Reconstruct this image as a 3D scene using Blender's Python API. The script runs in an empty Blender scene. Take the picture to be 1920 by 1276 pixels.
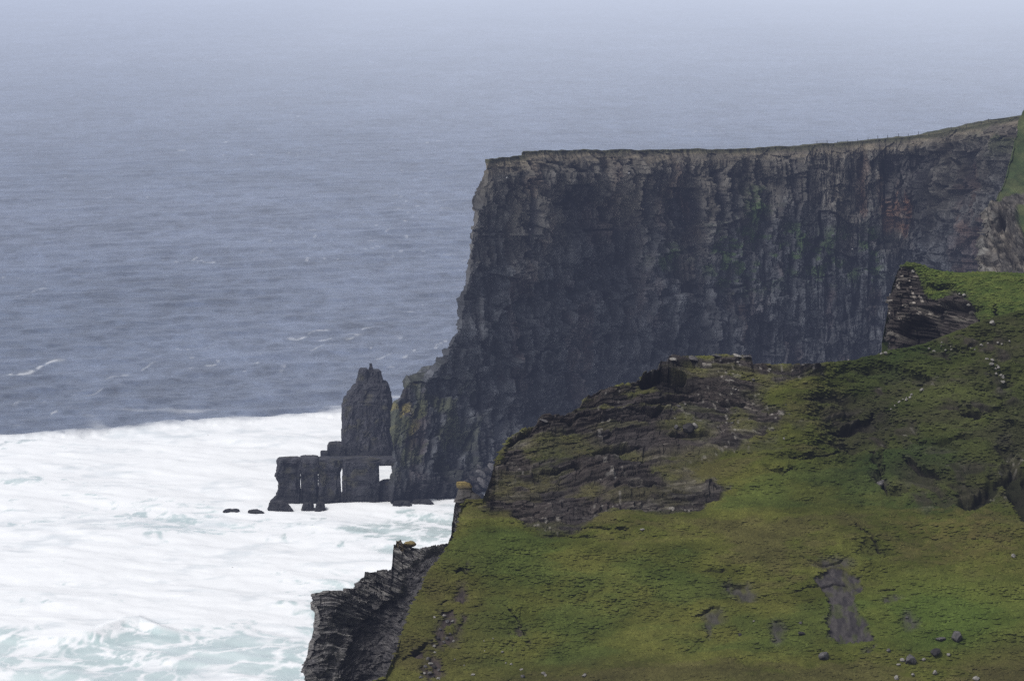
import bpy, math, random
import numpy as np

random.seed(7)
F32 = np.float32
scene = bpy.context.scene
COL = scene.collection

# ------------------------------------------------------------------ camera model
H = 200.0                       # eye height above the sea
FPX = 5720.0                    # focal length in photo pixels (1920 wide)
PITCH = math.atan((638 + 150) / FPX)
SP, CP = math.sin(PITCH), math.cos(PITCH)


def at(u, v, Y):
    """photo pixel + ground distance (world y) -> world point"""
    u = np.asarray(u, float); v = np.asarray(v, float); Y = np.asarray(Y, float)
    dx = (u - 960) / FPX; dy = -(v - 638) / FPX
    ry = CP + dy * SP
    rz = -SP + dy * CP
    k = Y / ry
    u, v, Y = np.broadcast_arrays(dx * k, H + rz * k, Y)
    return np.stack([u, Y, v], -1)


def sea_y(v, z=0.0):
    dy = -(np.asarray(v, float) - 638) / FPX
    ry = CP + dy * SP
    rz = -SP + dy * CP
    return (z - H) / rz * ry


def proj(P):
    x, y, z = P[..., 0], P[..., 1], P[..., 2] - H
    d = y * CP - z * SP
    upv = y * SP + z * CP
    return 960 + FPX * x / d, 638 - FPX * upv / d


# ------------------------------------------------------------------ numpy noise
def _hash(ix, iy, iz, seed):
    n = (ix.astype(np.uint32) * np.uint32(374761393) + iy.astype(np.uint32) * np.uint32(668265263)
         + iz.astype(np.uint32) * np.uint32(3266489917) + np.uint32((seed * 2654435761) & 0xFFFFFFFF))
    n = (n ^ (n >> np.uint32(13))) * np.uint32(1274126177)
    n = (n ^ (n >> np.uint32(15))) * np.uint32(2246822519)
    n = n ^ (n >> np.uint32(16))
    return (n & np.uint32(0xFFFFFF)).astype(F32) / F32(16777215)


def rnd(a, b=0, seed=0):
    a = np.floor(np.asarray(a, float)).astype(np.int64)
    b = np.broadcast_to(np.floor(np.asarray(b, float)).astype(np.int64), a.shape)
    return _hash(a, b, np.zeros_like(a), seed)


def vn2(x, y, seed=0):
    xi = np.floor(x); yi = np.floor(y)
    fx = (x - xi).astype(F32); fy = (y - yi).astype(F32)
    xi = xi.astype(np.int64); yi = yi.astype(np.int64)
    fx = fx * fx * fx * (fx * (fx * 6 - 15) + 10)
    fy = fy * fy * fy * (fy * (fy * 6 - 15) + 10)
    z = np.zeros_like(xi)
    a = _hash(xi, yi, z, seed); b = _hash(xi + 1, yi, z, seed)
    c = _hash(xi, yi + 1, z, seed); d = _hash(xi + 1, yi + 1, z, seed)
    return (a + (b - a) * fx) * (1 - fy) + (c + (d - c) * fx) * fy


def vn3(x, y, z, seed=0):
    zi = np.floor(z); fz = (z - zi).astype(F32)
    fz = fz * fz * (3 - 2 * fz)
    off = zi.astype(np.int64)
    xi = np.floor(x); yi = np.floor(y)
    fx = (x - xi).astype(F32); fy = (y - yi).astype(F32)
    fx = fx * fx * (3 - 2 * fx); fy = fy * fy * (3 - 2 * fy)
    xi = xi.astype(np.int64); yi = yi.astype(np.int64)
    r = []
    for k in (0, 1):
        a = _hash(xi, yi, off + k, seed); b = _hash(xi + 1, yi, off + k, seed)
        c = _hash(xi, yi + 1, off + k, seed); d = _hash(xi + 1, yi + 1, off + k, seed)
        r.append((a + (b - a) * fx) * (1 - fy) + (c + (d - c) * fx) * fy)
    return r[0] + (r[1] - r[0]) * fz


def fbm(x, y, octv=5, seed=0, gain=0.5):
    s = 0; a = 1.0; t = 0
    for o in range(octv):
        s = s + a * (vn2(x, y, seed + o * 17) - 0.5)
        t += a; a *= gain
        x, y = 1.9 * (x * 0.8 - y * 0.6) + 13.7, 1.9 * (x * 0.6 + y * 0.8) + 7.3
    return s / t * 2


def fbm3(x, y, z, octv=4, seed=0):
    s = 0; a = 1.0; t = 0
    for o in range(octv):
        s = s + a * (vn3(x, y, z, seed + o * 17) - 0.5)
        t += a; a *= 0.5
        x, y, z = 2.03 * x + 3.1, 2.03 * y + 1.7, 2.03 * z + 9.2
    return s / t * 2


def ridged(x, y, octv=4, seed=0):
    s = 0; a = 1.0; t = 0
    for o in range(octv):
        s = s + a * (1 - np.abs(2 * vn2(x, y, seed + o * 17) - 1))
        t += a; a *= 0.5
        x, y = 1.9 * (x * 0.8 - y * 0.6) + 13.7, 1.9 * (x * 0.6 + y * 0.8) + 7.3
    return s / t


def blocks(a, b, w, h, seed, wob=0.25):
    """blocky joints: random offset per staggered rectangular cell, irregular edges"""
    aw = a / w + wob * fbm(a / w * 1.3, b / h * 1.3, 2, seed + 3)
    bw = b / h + wob * fbm(a / w * 1.3 + 40, b / h * 1.3, 2, seed + 5)
    ci = np.floor(aw)
    bi = np.floor(bw + rnd(ci, 0, seed + 9) * 7)
    return rnd(ci, bi, seed) - 0.5


def facets(a, b, w, h, seed, tilt=.9):
    """broken rock: irregular cells, each a tilted plane at its own depth"""
    x = np.asarray(a / w + .35 * fbm(a / w * .8, b / h * .8, 2, seed + 1), F32); y = np.asarray(b / h + .35 * fbm(a / w * .8 + 9, b / h * .8, 2, seed + 2), F32)
    xi = np.floor(x).astype(np.int64); yi = np.floor(y).astype(np.int64); o = np.zeros_like(xi)
    best = np.full(x.shape, 9e9, F32); val = np.zeros(x.shape, F32)
    for j in (-1, 0, 1):
        for i in (-1, 0, 1):
            cx, cy = xi + i, yi + j
            ddx = x - cx - _hash(cx, cy, o, seed + 3); ddy = y - cy - _hash(cx, cy, o, seed + 4)
            dd = ddx * ddx + ddy * ddy
            m = dd < best
            r = _hash(cx, cy, o, seed + 5); g1 = _hash(cx, cy, o, seed + 6) - .5; g2 = _hash(cx, cy, o, seed + 7) - .5
            val = np.where(m, r - .5 + tilt * (g1 * ddx + g2 * ddy), val); best = np.where(m, dd, best)
    return val


def strata(x, z, h, seed, w=4.0):
    """bedded rock: each bed sticks out by its own amount, broken along its length"""
    zl = z / h + 0.35 * fbm(x / 9.0, z / 6.0, 3, seed + 2)
    li = np.floor(zl)
    xi = np.floor(x / w * (0.6 + 0.9 * rnd(li, 3, seed)) + rnd(li, 1, seed) * 50 + 0.3 * fbm(x / 1.3, z / .8, 2, seed))
    fr = (zl - li)
    lip = 0.25 * (1 - np.clip(fr / 0.22, 0, 1))
    return rnd(li, 0, seed + 4) * 0.6 + rnd(li, xi, seed + 6) * 0.55 - 0.55 - lip


def sst(a, b, x):
    t = np.clip((x - a) / (b - a), 0, 1)
    return t * t * (3 - 2 * t)


def poly_mask(u, v, pts, soft=6.0):
    """soft inside mask of a polygon (signed distance in photo-plan units)"""
    pts = np.array(pts, float)
    dmin = np.full(u.shape, 1e9, F32); inside = np.zeros(u.shape, bool)
    n = len(pts)
    for i in range(n):
        ax, ay = pts[i]; bx, by = pts[(i + 1) % n]
        ex, ey = bx - ax, by - ay
        t = np.clip(((u - ax) * ex + (v - ay) * ey) / (ex * ex + ey * ey + 1e-9), 0, 1)
        d = np.hypot(u - (ax + t * ex), v - (ay + t * ey))
        dmin = np.minimum(dmin, d)
        cond = ((ay > v) != (by > v)) & (u < (bx - ax) * (v - ay) / (by - ay + 1e-12) + ax)
        inside ^= cond
    sd = np.where(inside, dmin, -dmin)
    return sst(-soft, soft, sd)


def ell(u, v, cx, cy, rx, ry, soft=0.35):
    r = np.hypot((u - cx) / rx, (v - cy) / ry)
    return 1 - sst(1 - soft, 1 + soft, r)


def line_bank(u, v, pts, w):
    """0..1 strength of a turf bank just below a drawn line, fading over w"""
    pts = np.array(pts, float)
    lv = np.interp(u, pts[:, 0], pts[:, 1])
    d = v - lv
    ends = sst(pts[0, 0] - 3, pts[0, 0] + 8, u) * (1 - sst(pts[-1, 0] - 8, pts[-1, 0] + 3, u))
    return ends * sst(-1.5, 1.0, d) * (1 - sst(0.15 * w, w, d)), ends * (1 - sst(-w * 1.2, 0, -d - w * 1.2)) * (d < 0) * sst(-w * 1.5, 0, d)


def mix(a, b, t):
    a = np.asarray(a, F32); b = np.asarray(b, F32)
    return a + (b - a) * t[..., None]


# ------------------------------------------------------------------ mesh helpers
def normals(P):
    du = np.gradient(P, axis=1); dv = np.gradient(P, axis=0)
    n = np.cross(du, dv)
    n /= np.linalg.norm(n, axis=-1, keepdims=True) + 1e-9
    return n


def facing(P):
    n = normals(P)
    mid = n[n.shape[0] // 2, n.shape[1] // 2]
    pm = P[P.shape[0] // 2, P.shape[1] // 2]
    if np.dot(mid, np.array([0, 0, H]) - pm) < 0:
        n = -n
    return n


def mesh_from(name, verts, faces, mat, cols=None, smooth=True, attrs=None, parent=None):
    me = bpy.data.meshes.new(name)
    verts = np.ascontiguousarray(verts, F32).reshape(-1, 3)
    faces = np.ascontiguousarray(faces, np.int32)
    nf, k = faces.shape
    me.vertices.add(len(verts)); me.vertices.foreach_set('co', verts.ravel())
    me.loops.add(nf * k); me.loops.foreach_set('vertex_index', faces.ravel())
    me.polygons.add(nf)
    me.polygons.foreach_set('loop_start', np.arange(0, nf * k, k, dtype=np.int32))
    me.polygons.foreach_set('use_smooth', np.full(nf, smooth, bool))
    me.update(calc_edges=True)
    if cols is not None:
        c = np.ones((len(verts), 4), F32); c[:, :3] = np.asarray(cols, F32).reshape(-1, 3)
        a = me.color_attributes.new('Col', 'FLOAT_COLOR', 'POINT'); a.data.foreach_set('color', c.ravel())
    for nme, arr in (attrs or {}).items():
        a = me.attributes.new(nme, 'FLOAT', 'POINT'); a.data.foreach_set('value', np.ascontiguousarray(arr, F32).ravel())
    me.materials.append(mat)
    o = bpy.data.objects.new(name, me); COL.objects.link(o)
    if parent is not None:
        o.parent = parent
    return o


def grid_faces(nr, nc, closed=False):
    idx = np.arange(nr * nc, dtype=np.int32).reshape(nr, nc)
    if closed:
        idx = np.concatenate([idx, idx[:, :1]], 1)
    return np.stack([idx[:-1, :-1].ravel(), idx[:-1, 1:].ravel(), idx[1:, 1:].ravel(), idx[1:, :-1].ravel()], 1)


def orient(P, f):
    """flip winding so faces look at the camera side"""
    m = len(f) // 2
    q = P.reshape(-1, 3)[f[m]]
    n = np.cross(q[1] - q[0], q[2] - q[0])
    if np.dot(n, np.array([0, 0, H]) - q[0]) < 0:
        f = f[:, ::-1]
    return f


def skirt(P, c, sides='btlr', z0=-6.0):
    """carry the open borders of a sheet down to below sea level"""
    def drop(q):
        q = q.copy(); q[..., 2] = z0; return q
    if 'b' in sides: P = np.concatenate([drop(P[:1]), P], 0); c = np.concatenate([c[:1] * .7, c], 0)
    if 't' in sides: P = np.concatenate([P, drop(P[-1:])], 0); c = np.concatenate([c, c[-1:] * .7], 0)
    if 'l' in sides: P = np.concatenate([drop(P[:, :1]), P], 1); c = np.concatenate([c[:, :1] * .7, c], 1)
    if 'r' in sides: P = np.concatenate([P, drop(P[:, -1:])], 1); c = np.concatenate([c, c[:, -1:] * .7], 1)
    return P, c


def subset(P, C, f):
    used, inv = np.unique(f.ravel(), return_inverse=True)
    return P.reshape(-1, 3)[used], C.reshape(-1, 3)[used], inv.reshape(f.shape)


def tag(o, label=None, cat=None, group=None, kind=None):
    if label: o['label'] = label
    if cat: o['category'] = cat
    if group: o['group'] = group
    if kind: o['kind'] = kind
    return o


def empty(name, loc):
    o = bpy.data.objects.new(name, None); COL.objects.link(o); o.location = loc
    o.empty_display_size = 1
    return o


# ------------------------------------------------------------------ materials
def newmat(name):
    m = bpy.data.materials.new(name); m.use_nodes = True
    nt = m.node_tree
    return m, nt, nt.nodes['Principled BSDF']


def N(nt, typ, **kw):
    n = nt.nodes.new(typ)
    for k, v in kw.items():
        if k in n.inputs: n.inputs[k].default_value = v
        else: setattr(n, k, v)
    return n


def attr_mat(name, rough, spec, nscale, namt, bscale, bdist, bstr, zsquash=1.0):
    m, nt, b = newmat(name)
    L = nt.links.new
    at_ = N(nt, 'ShaderNodeAttribute', attribute_name='Col')
    geo = N(nt, 'ShaderNodeTexCoord')
    mp = N(nt, 'ShaderNodeMapping'); mp.inputs['Scale'].default_value = (1, 1, zsquash)
    L(geo.outputs['Object'], mp.inputs['Vector'])
    no = N(nt, 'ShaderNodeTexNoise', Scale=nscale, Detail=8.0, Roughness=0.65)
    L(mp.outputs[0], no.inputs['Vector'])
    mr = N(nt, 'ShaderNodeMapRange'); mr.inputs['From Min'].default_value = 0.28; mr.inputs['From Max'].default_value = 0.72
    mr.inputs['To Min'].default_value = 1 - namt; mr.inputs['To Max'].default_value = 1 + namt
    L(no.outputs['Fac'], mr.inputs['Value'])
    mx = N(nt, 'ShaderNodeVectorMath', operation='MULTIPLY')
    L(at_.outputs['Color'], mx.inputs[0]); L(mr.outputs[0], mx.inputs[1])
    L(mx.outputs[0], b.inputs['Base Color'])
    n2 = N(nt, 'ShaderNodeTexNoise', Scale=bscale, Detail=6.0, Roughness=0.6)
    L(mp.outputs[0], n2.inputs['Vector'])
    bp = N(nt, 'ShaderNodeBump', Strength=bstr, Distance=bdist)
    L(n2.outputs['Fac'], bp.inputs['Height']); L(bp.outputs[0], b.inputs['Normal'])
    b.inputs['Roughness'].default_value = rough
    b.inputs['Specular IOR Level'].default_value = spec
    return m


M_CLIFF = attr_mat('dark_sandstone_cliff', 0.85, 0.15, 0.35, 0.45, 0.8, 0.6, 0.6, 0.35)
M_ROCK = attr_mat('layered_shale', 0.8, 0.2, 1.2, 0.5, 2.2, 0.25, 0.6, 3.0)
M_GRASS = attr_mat('wet_turf', 0.95, 0.05, 1.4, 0.16, 2.5, 0.3, 0.35)
M_BLADE = attr_mat('grass_blades', 0.9, 0.08, 0.8, 0.25, 1.0, 0.05, 0.1)
M_STONE = attr_mat('weathered_stone', 0.85, 0.15, 2.5, 0.4, 5.0, 0.1, 0.5)


def sea_material():
    m, nt, b = newmat('atlantic_water')
    L = nt.links.new
    foam = N(nt, 'ShaderNodeAttribute', attribute_name='foam')
    colr = N(nt, 'ShaderNodeAttribute', attribute_name='Col')
    rip = N(nt, 'ShaderNodeAttribute', attribute_name='ripple')
    geo = N(nt, 'ShaderNodeTexCoord')
    mp = N(nt, 'ShaderNodeMapping'); mp.inputs['Scale'].default_value = (0.6, 1, 1); mp.inputs['Rotation'].default_value = (0, 0, math.radians(-14))
    L(geo.outputs['Object'], mp.inputs['Vector'])
    no = N(nt, 'ShaderNodeTexNoise', Scale=0.09, Detail=9.0, Roughness=0.62)
    L(mp.outputs[0], no.inputs['Vector'])
    bp = N(nt, 'ShaderNodeBump', Strength=1.0)
    md = N(nt, 'ShaderNodeMath', operation='MULTIPLY'); md.inputs[1].default_value = 6.0
    L(rip.outputs['Fac'], md.inputs[0]); L(md.outputs[0], bp.inputs['Distance'])
    L(no.outputs['Fac'], bp.inputs['Height'])
    L(bp.outputs[0], b.inputs['Normal'])
    L(colr.outputs['Color'], b.inputs['Base Color'])
    b.inputs['Roughness'].default_value = 0.22
    b.inputs['IOR'].default_value = 1.33
    d = N(nt, 'ShaderNodeBsdfDiffuse')
    n3 = N(nt, 'ShaderNodeTexNoise', Scale=0.5, Detail=6.0, Roughness=0.6)
    L(mp.outputs[0], n3.inputs['Vector'])
    cr = N(nt, 'ShaderNodeValToRGB')
    cr.color_ramp.elements[0].position = 0.55; cr.color_ramp.elements[0].color = (0.47, 0.53, 0.57, 1)
    cr.color_ramp.elements[1].position = 0.95; cr.color_ramp.elements[1].color = (0.80, 0.82, 0.835, 1)
    tn = N(nt, 'ShaderNodeAttribute', attribute_name='tone')
    ta = N(nt, 'ShaderNodeMath', operation='MULTIPLY_ADD'); ta.inputs[1].default_value = .22
    L(n3.outputs['Fac'], ta.inputs[0]); L(tn.outputs['Fac'], ta.inputs[2])
    L(ta.outputs[0], cr.inputs[0]); L(cr.outputs[0], d.inputs['Color'])
    b2 = N(nt, 'ShaderNodeBump', Strength=0.3, Distance=0.4)
    L(n3.outputs['Fac'], b2.inputs['Height']); L(b2.outputs[0], d.inputs['Normal'])
    ms = N(nt, 'ShaderNodeMixShader')
    L(foam.outputs['Fac'], ms.inputs[0]); L(b.outputs[0], ms.inputs[1]); L(d.outputs[0], ms.inputs[2])
    L(ms.outputs[0], nt.nodes['Material Output'].inputs['Surface'])
    return m


# ------------------------------------------------------------------ SEA
def foam_edge(u):
    e = np.array([(-400, 850), (-250, 838), (0, 820), (100, 813), (200, 806), (330, 796), (420, 786), (500, 777), (600, 768), (660, 765), (900, 748), (1400, 735), (2400, 720)], float)
    return np.interp(u, e[:, 0], e[:, 1])


def build_sea():
    inner_u = np.arange(-160, 2080, 1.9)
    uL = -160 - np.cumsum(1.9 * 1.16 ** np.arange(1, 46)); uR = 2080 + np.cumsum(1.9 * 1.16 ** np.arange(1, 46))
    us = np.concatenate([uL[::-1], inner_u, uR])
    vs = np.concatenate([[-141, -132, -120, -105, -90, -75, -60, -45], np.arange(-30, 1330, 1.55), 1330 + np.cumsum(1.55 * 1.13 ** np.arange(1, 46))])
    U, V = np.meshgrid(us, vs)
    Y = sea_y(V)
    P = at(U, V, Y); P[..., 2] = 0
    X = P[..., 0]
    sp = Y * Y / (H * FPX) * 1.6                    # local row spacing
    # swell: directional wave sum, rolled off where the sheet is too coarse to carry it
    z = np.zeros_like(X); rng = np.random.RandomState(4)
    for i in range(26):
        lam = 5.5 * (150 / 5.5) ** (i / 45.0) * rng.uniform(.92, 1.08)
        ang = math.radians(-18) + rng.normal(0, .75)
        k = 2 * math.pi / lam
        amp = 0.0052 * lam ** 0.80 * rng.uniform(.5, 1.4)
        ph = k * (X * math.sin(ang) + Y * math.cos(ang)) + rng.uniform(0, 6.28)
        w = 1 - sst(lam / 5.0, lam / 2.2, sp)
        s = np.sin(ph)
        z += w * amp * (s + 0.35 * (1 - np.abs(np.cos(ph * .5)) * 2))
    for lam, an, am in ((62, -22, .20), (41, -15, .17), (29, -27, .14)):
        k = 2 * math.pi / lam; q_ = math.radians(an)
        ph = k * (X * math.sin(q_) + Y * math.cos(q_)) + 2.2 * fbm(X / 90, Y / 90, 3, int(lam))
        z += (1 - sst(lam / 5.0, lam / 2.2, sp)) * am * (.4 + vn2(X / 80, Y / 60, int(lam) + 3)) * (1.2 - 2 * np.abs(np.sin(ph / 2)))
    chop = fbm(X / 7.0, Y / 5.0, 4, 21)
    z += 0.35 * chop * (1 - sst(1.5, 5, sp))
    fe = foam_edge(U)
    wv = V + 17 * fbm(X / 80, Y / 60, 5, 31, .6) + 5 * fbm(X / 9, Y / 12, 4, 32, .65)
    dv = wv - fe
    surf = sst(-3, 11, dv)
    # lacework of foam over the aerated water
    qx = X + 9 * fbm(X / 22, Y / 22, 3, 41); qy = Y + 9 * fbm(X / 22 + 9, Y / 22, 3, 43)
    lace = ridged(qx / 9.0, qy / 11.0, 4, 47)
    lace2 = ridged(qx / 3.2, qy / 4.5, 3, 53)
    big = fbm(X / 75, Y / 60, 4, 59)
    # how open the foam is: most at the bottom left, some below the arches
    openn = 0.60 * sst(1140, 1215, V + 22 * fbm(X / 30, Y / 30, 3, 61)) * (1 - 0.5 * sst(420, 620, U))
    openn = np.maximum(openn, 0.34 * ell(U, V, 470, 985, 260, 40, .8))
    openn = np.maximum(openn, 0.44 * ell(U, V, 760, 1000, 150, 45, .7))
    openn = np.maximum(openn, 0.34 * ell(U, V, 60, 905, 170, 8, .8))
    openn = np.maximum(openn, 0.34 * ell(U, V, 20, 835, 90, 12, .8))
    openn = np.maximum(openn, 0.42 * ell(U, V, 620, 1140, 90, 60, .8))
    openn = np.clip(openn + 0.27 + 0.34 * big + .12 * fbm(X / 45, Y / 14, 4, 63), 0, .66 + .12 * fbm(X / 12, Y / 12, 3, 62))
    f_in = sst(openn * 1.02 - 0.10, openn * 1.02 + 0.16, 0.62 * lace + 0.38 * lace2 + 0.06)
    f_in = np.clip(f_in, 0.12, 1)
    foam = surf * (0.06 + 0.94 * f_in)
    foam = np.where(dv > 0, np.maximum(foam, surf * (1 - sst(0, 30, dv)) * (0.45 + 0.55 * lace2)), foam)
    # breakers: the outer line and one crest low in the frame
    z *= 1 - .86 * surf
    z += surf * (1.5 * fbm(X / 45, (Y + .35 * X) / 20, 3, 22) + .45 * fbm(X / 13, (Y + .3 * X) / 7, 3, 23))
    z += 1.6 * np.exp(-((dv - 4) / 6.0) ** 2) * (0.6 + 0.6 * vn2(X / 25, Y / 300, 3))
    cl = np.interp(U, [120, 180, 235, 262, 300, 360], [1200, 1188, 1166, 1164, 1180, 1192])
    cw = ell(U, V, 240, 1175, 110, 60, .8)
    z += cw * (1.4 * np.exp(-((V - cl - 2) / 9.0) ** 2))
    foam = np.maximum(foam, cw * np.exp(-((V - cl) / 7.0) ** 2) * (0.5 + 0.6 * lace2))
    foam *= 1 - 0.55 * cw * np.exp(-((V - cl - 16) / 9.0) ** 2) * (lace2 < 0.62)
    # foam streaks and whitecaps out on the dark water
    def streak(u0, v0, u1, v1, w, a, sd):
        t = np.clip((U - u0) / (u1 - u0), 0, 1)
        lv = v0 + (v1 - v0) * (t + .12 * np.sin(t * 9 + sd)) + 5 * fbm(X / 30, Y / 200, 3, sd)
        e = sst(0, .15, t) * (1 - sst(.75, 1, t)) * (U > u0) * (U < u1)
        br = sst(0.50, 0.72, ridged(X / 8, Y / 14, 3, sd + 5) * (.7 + .5 * vn2(X / 22, Y / 40, sd + 8)))
        return .62 * a * e * np.exp(-((V - lv) / (.62 * w)) ** 2) * br
    for q in ((0, 708, 130, 676, 3.2, .75, 1), (535, 640, 625, 612, 2.6, .7, 2), (585, 640, 690, 622, 2.2, .55, 3), (450, 698, 520, 668, 2.6, .6, 4),
              (350, 694, 420, 676, 2.0, .5, 5), (190, 715, 300, 680, 2.2, .4, 6), (75, 780, 112, 772, 3, .6, 7), (640, 640, 700, 612, 2.2, .5, 8),
              (700, 672, 760, 655, 2, .4, 9), (415, 266, 440, 263, 1.6, .55, 10), (0, 206, 12, 203, 1.6, .6, 11), (735, 322, 760, 318, 1.3, .4, 12),
              (760, 590, 800, 570, 1.6, .4, 13), (130, 742, 240, 716, 1.6, .3, 14), (560, 660, 640, 640, 1.6, .35, 15)):
        foam = np.maximum(foam, streak(*q))
    caps = sst(0.86, 0.95, vn2(X / 4.5 + 5, (Y + .2 * X) / 12, 77)) * sst(0.55, 0.85, vn2(X / 70, Y / 140, 78)) * sst(.4, .8, vn2(X / 2, Y / 5, 79)) * (surf < .5) * (1 - sst(2800, 6000, Y))
    foam = np.maximum(foam, caps * .26)
    # torn foam trails just outside the outer breaker
    trail = sst(-46, -2, dv) * (dv < 2) * sst(.66, .86, ridged((X + .3 * Y) / 26, Y / 30, 4, 81)) * sst(.35, .7, vn2(X / 50, Y / 60, 82))
    foam = np.maximum(foam, trail * .55)
    tone = .89 + .22 * fbm((X + .2 * Y) / 34, (Y - .25 * X) / 13, 5, 83, .62) + .16 * fbm(X / 6, Y / 5, 4, 84) - .16 * sst(.55, .8, lace) * 0 + .12 * (lace - .6)
    tone = tone - .08 * sst(.64, .86, ridged(X / 60, (Y - .2 * X) / 16, 4, 85))
    # water colour: slate blue out at sea, milky green where the surf is churned
    sea_c = mix((0.080, 0.102, 0.152), (0.108, 0.131, 0.188), sst(-.5, .5, fbm(X / 260, Y / 500, 4, 90)))
    teal = mix((0.40, 0.52, 0.52), (0.54, 0.65, 0.65), sst(-.5, .5, fbm(X / 14, Y / 14, 4, 91)))
    c = mix(sea_c, teal, sst(4, 22, dv)[...])
    xr, yr = X * .96 + Y * .10, Y - X * .20
    mot = fbm(xr / 9, yr / 22, 5, 95, .75) + .5 * fbm(xr / 40, yr / 90, 3, 96)
    c = c * (1 + .75 * mot * (1 - surf))[..., None]  # wave glints and dark facets mottled into the water colour
    foam = np.clip(foam, 0, 1)
    rip = (1 - 0.8 * surf) * (0.25 + 0.75 * sst(900, 2500, Y))
    P[..., 2] = z
    f = orient(P, grid_faces(*P.shape[:2]))
    o = mesh_from('sea', P, f, sea_material(), c, True, {'foam': foam, 'ripple': rip, 'tone': np.clip(tone, 0, 1)})
    tag(o, kind='structure')


build_sea()

# ------------------------------------------------------------------ HEADLAND CLIFF
RUST = (0.13, 0.06, 0.032)
MOSS = (0.030, 0.050, 0.017)


def build_headland():
    sil = np.array([(914, 296), (912, 318), (911, 345), (906, 352), (904, 374), (896, 380), (894, 402), (890, 424), (885, 430), (885, 448), (881, 490), (874, 540), (868, 552), (866, 590), (863, 612), (848, 640), (822, 678),
                    (801, 700), (798, 706), (765, 708), (757, 736), (742, 747), (740, 792), (744, 850), (739, 900), (741, 960)], float)
    sp_ = at(sil[:, 0], sil[:, 1], 1062.0)
    zs, xs = sp_[::-1, 2], sp_[::-1, 0]
    tz = np.array([(905, 298), (985, 288), (1000, 285), (1100, 282), (1250, 282), (1400, 280), (1500, 275), (1560, 270), (1660, 261), (1720, 255), (1790, 240), (1850, 227), (1920, 216), (2030, 200), (2640, 130)], float)
    yt = np.interp(tz[:, 0], [905, 1000, 1200, 1450, 1700, 1850, 2030, 2640], [1064, 1085, 1130, 1165, 1165, 1120, 1050, 960])
    tp = at(tz[:, 0], tz[:, 1], yt)
    NR = 760
    ua = np.concatenate([np.arange(914, 2000, .97), np.arange(2000, 2620, 3.)])[None, :]; NC = ua.shape[1]
    s = np.clip((ua - 914) / 1106, 0, 1); t = np.linspace(0, 1, NR)[:, None]      # t=0 base, 1 top
    Yt = np.interp(ua, tz[:, 0], yt)
    Xt = (ua - 960) / FPX * (Yt * 1.006)
    Zt = np.interp(ua, tz[:, 0], tp[:, 2])
    Zt = Zt + 0.5 * fbm(ua / 22, ua * 0, 4, 3)
    Zt = Zt + .7 * (sst(983, 990, ua) - 1) * (ua < 1010)
    z = -4 + (Zt + 4) * t
    xn = np.interp(z * (Zt[0, 0] / Zt), zs, xs)
    X = xn + (Xt[0, -1] - xn) * 0 + (Xt - Xt[0, 0]) * (1 + 0 * t) + (xs[-1] - xs[-1])
    # the fan: foot of the nose reaches out left, right end stays put
    X = Xt + (xn - Xt[0, 0]) * (1 - s) ** 5.5
    down = np.clip((Zt - z) / 115, 0, 1.1)
    Yc = Yt - 14 * down ** 1.3 - 16 * sst(.55, 1.0, down) * np.exp(-(s / .16) ** 2)
    P = np.stack([X, Yc + 0 * X, z + 0 * X], -1)
    # round the nose and run back along the far side
    kb = np.linspace(0, 1, 110)[1:][::-1]
    back = []
    for k in kb:
        q = P[:, 0].copy(); dy_ = 170 * k ** 1.9; q[:, 0] += 30 * k ** 1.5; q[:, 1] += dy_; q[:, 2] *= (q[-1, 2] - .095 * dy_) / q[-1, 2]
        back.append(q)
    P = np.concatenate([np.stack(back, 1), P], 1)
    nb = len(kb)
    NCt = P.shape[1]
    U0, V0 = proj(P)
    n = facing(P)
    n[:, :nb] = np.where((n[:, :nb] * np.array([-1, 0, 0])).sum(-1, keepdims=True) < -0.2, -n[:, :nb], n[:, :nb])
    arc = 1.08 * P[..., 0].copy() + 300
    arc[:, :nb] = arc[:, nb:nb + 1] - (P[:, :nb, 1] - P[:, nb:nb + 1, 1])
    sn = np.concatenate([np.zeros((NR, nb)), s + 0 * t], 1)
    Z = P[..., 2]
    hz = np.concatenate([np.repeat(down[:, :1], nb, 1), down + 0 * X], 1)      # 0 top .. 1 base
    lean = arc + 2.0 * fbm(arc / 30, Z / 60, 3, 5)
    d = 4.0 * fbm(arc / 42, Z / 120, 3, 11)
    fold = lean / 19 + .9 * fbm(arc / 40, Z / 160, 3, 12)
    d += 2.6 * (np.abs((fold % 1) - .38) - .25) * (.5 + rnd(fold, 0, 14))
    fold2 = lean / 7.3 + .8 * fbm(arc / 20, Z / 50, 3, 13)
    d += .9 * (np.abs((fold2 % 1) - .4) - .25) * (.4 + 1.2 * rnd(fold2, 0, 15))
    d += 4.0 * blocks(lean, Z, 13, 46, 101, .12) + 4.0 * blocks(lean, Z, 6.2, 24, 102, .15) + 2.8 * blocks(lean, Z, 3.1, 9, 103, .25)
    d += 1.1 * blocks(lean, Z, 1.5, 3.6, 104, .4) + 0.6 * blocks(lean, Z, 0.9, 1.5, 105, .4)
    d += 4.5 * facets(arc, Z, 17, 13, 163, 1.4) + 3.0 * facets(lean, Z, 9, 19, 160) + 1.6 * facets(arc, Z, 5.5, 4.0, 164, 1.2) + .7 * strata(arc, Z, 3.4, 165, 14) + 2.6 * facets(lean, Z, 3.7, 13, 161) + 1.3 * facets(lean, Z, 1.7, 4.6, 162)
    d += .8 * (ridged(lean / 7.5, Z / 70, 3, 107) - .6) + 0.8 * fbm(arc / 3.0, Z / 4.5, 4, 108)
    lower = sst(.45, .8, hz)
    d += lower * (0.9 * strata(arc, Z, 2.6, 109, 9) + 2.0 * fbm(arc / 12, Z / 12, 4, 110))
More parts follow.
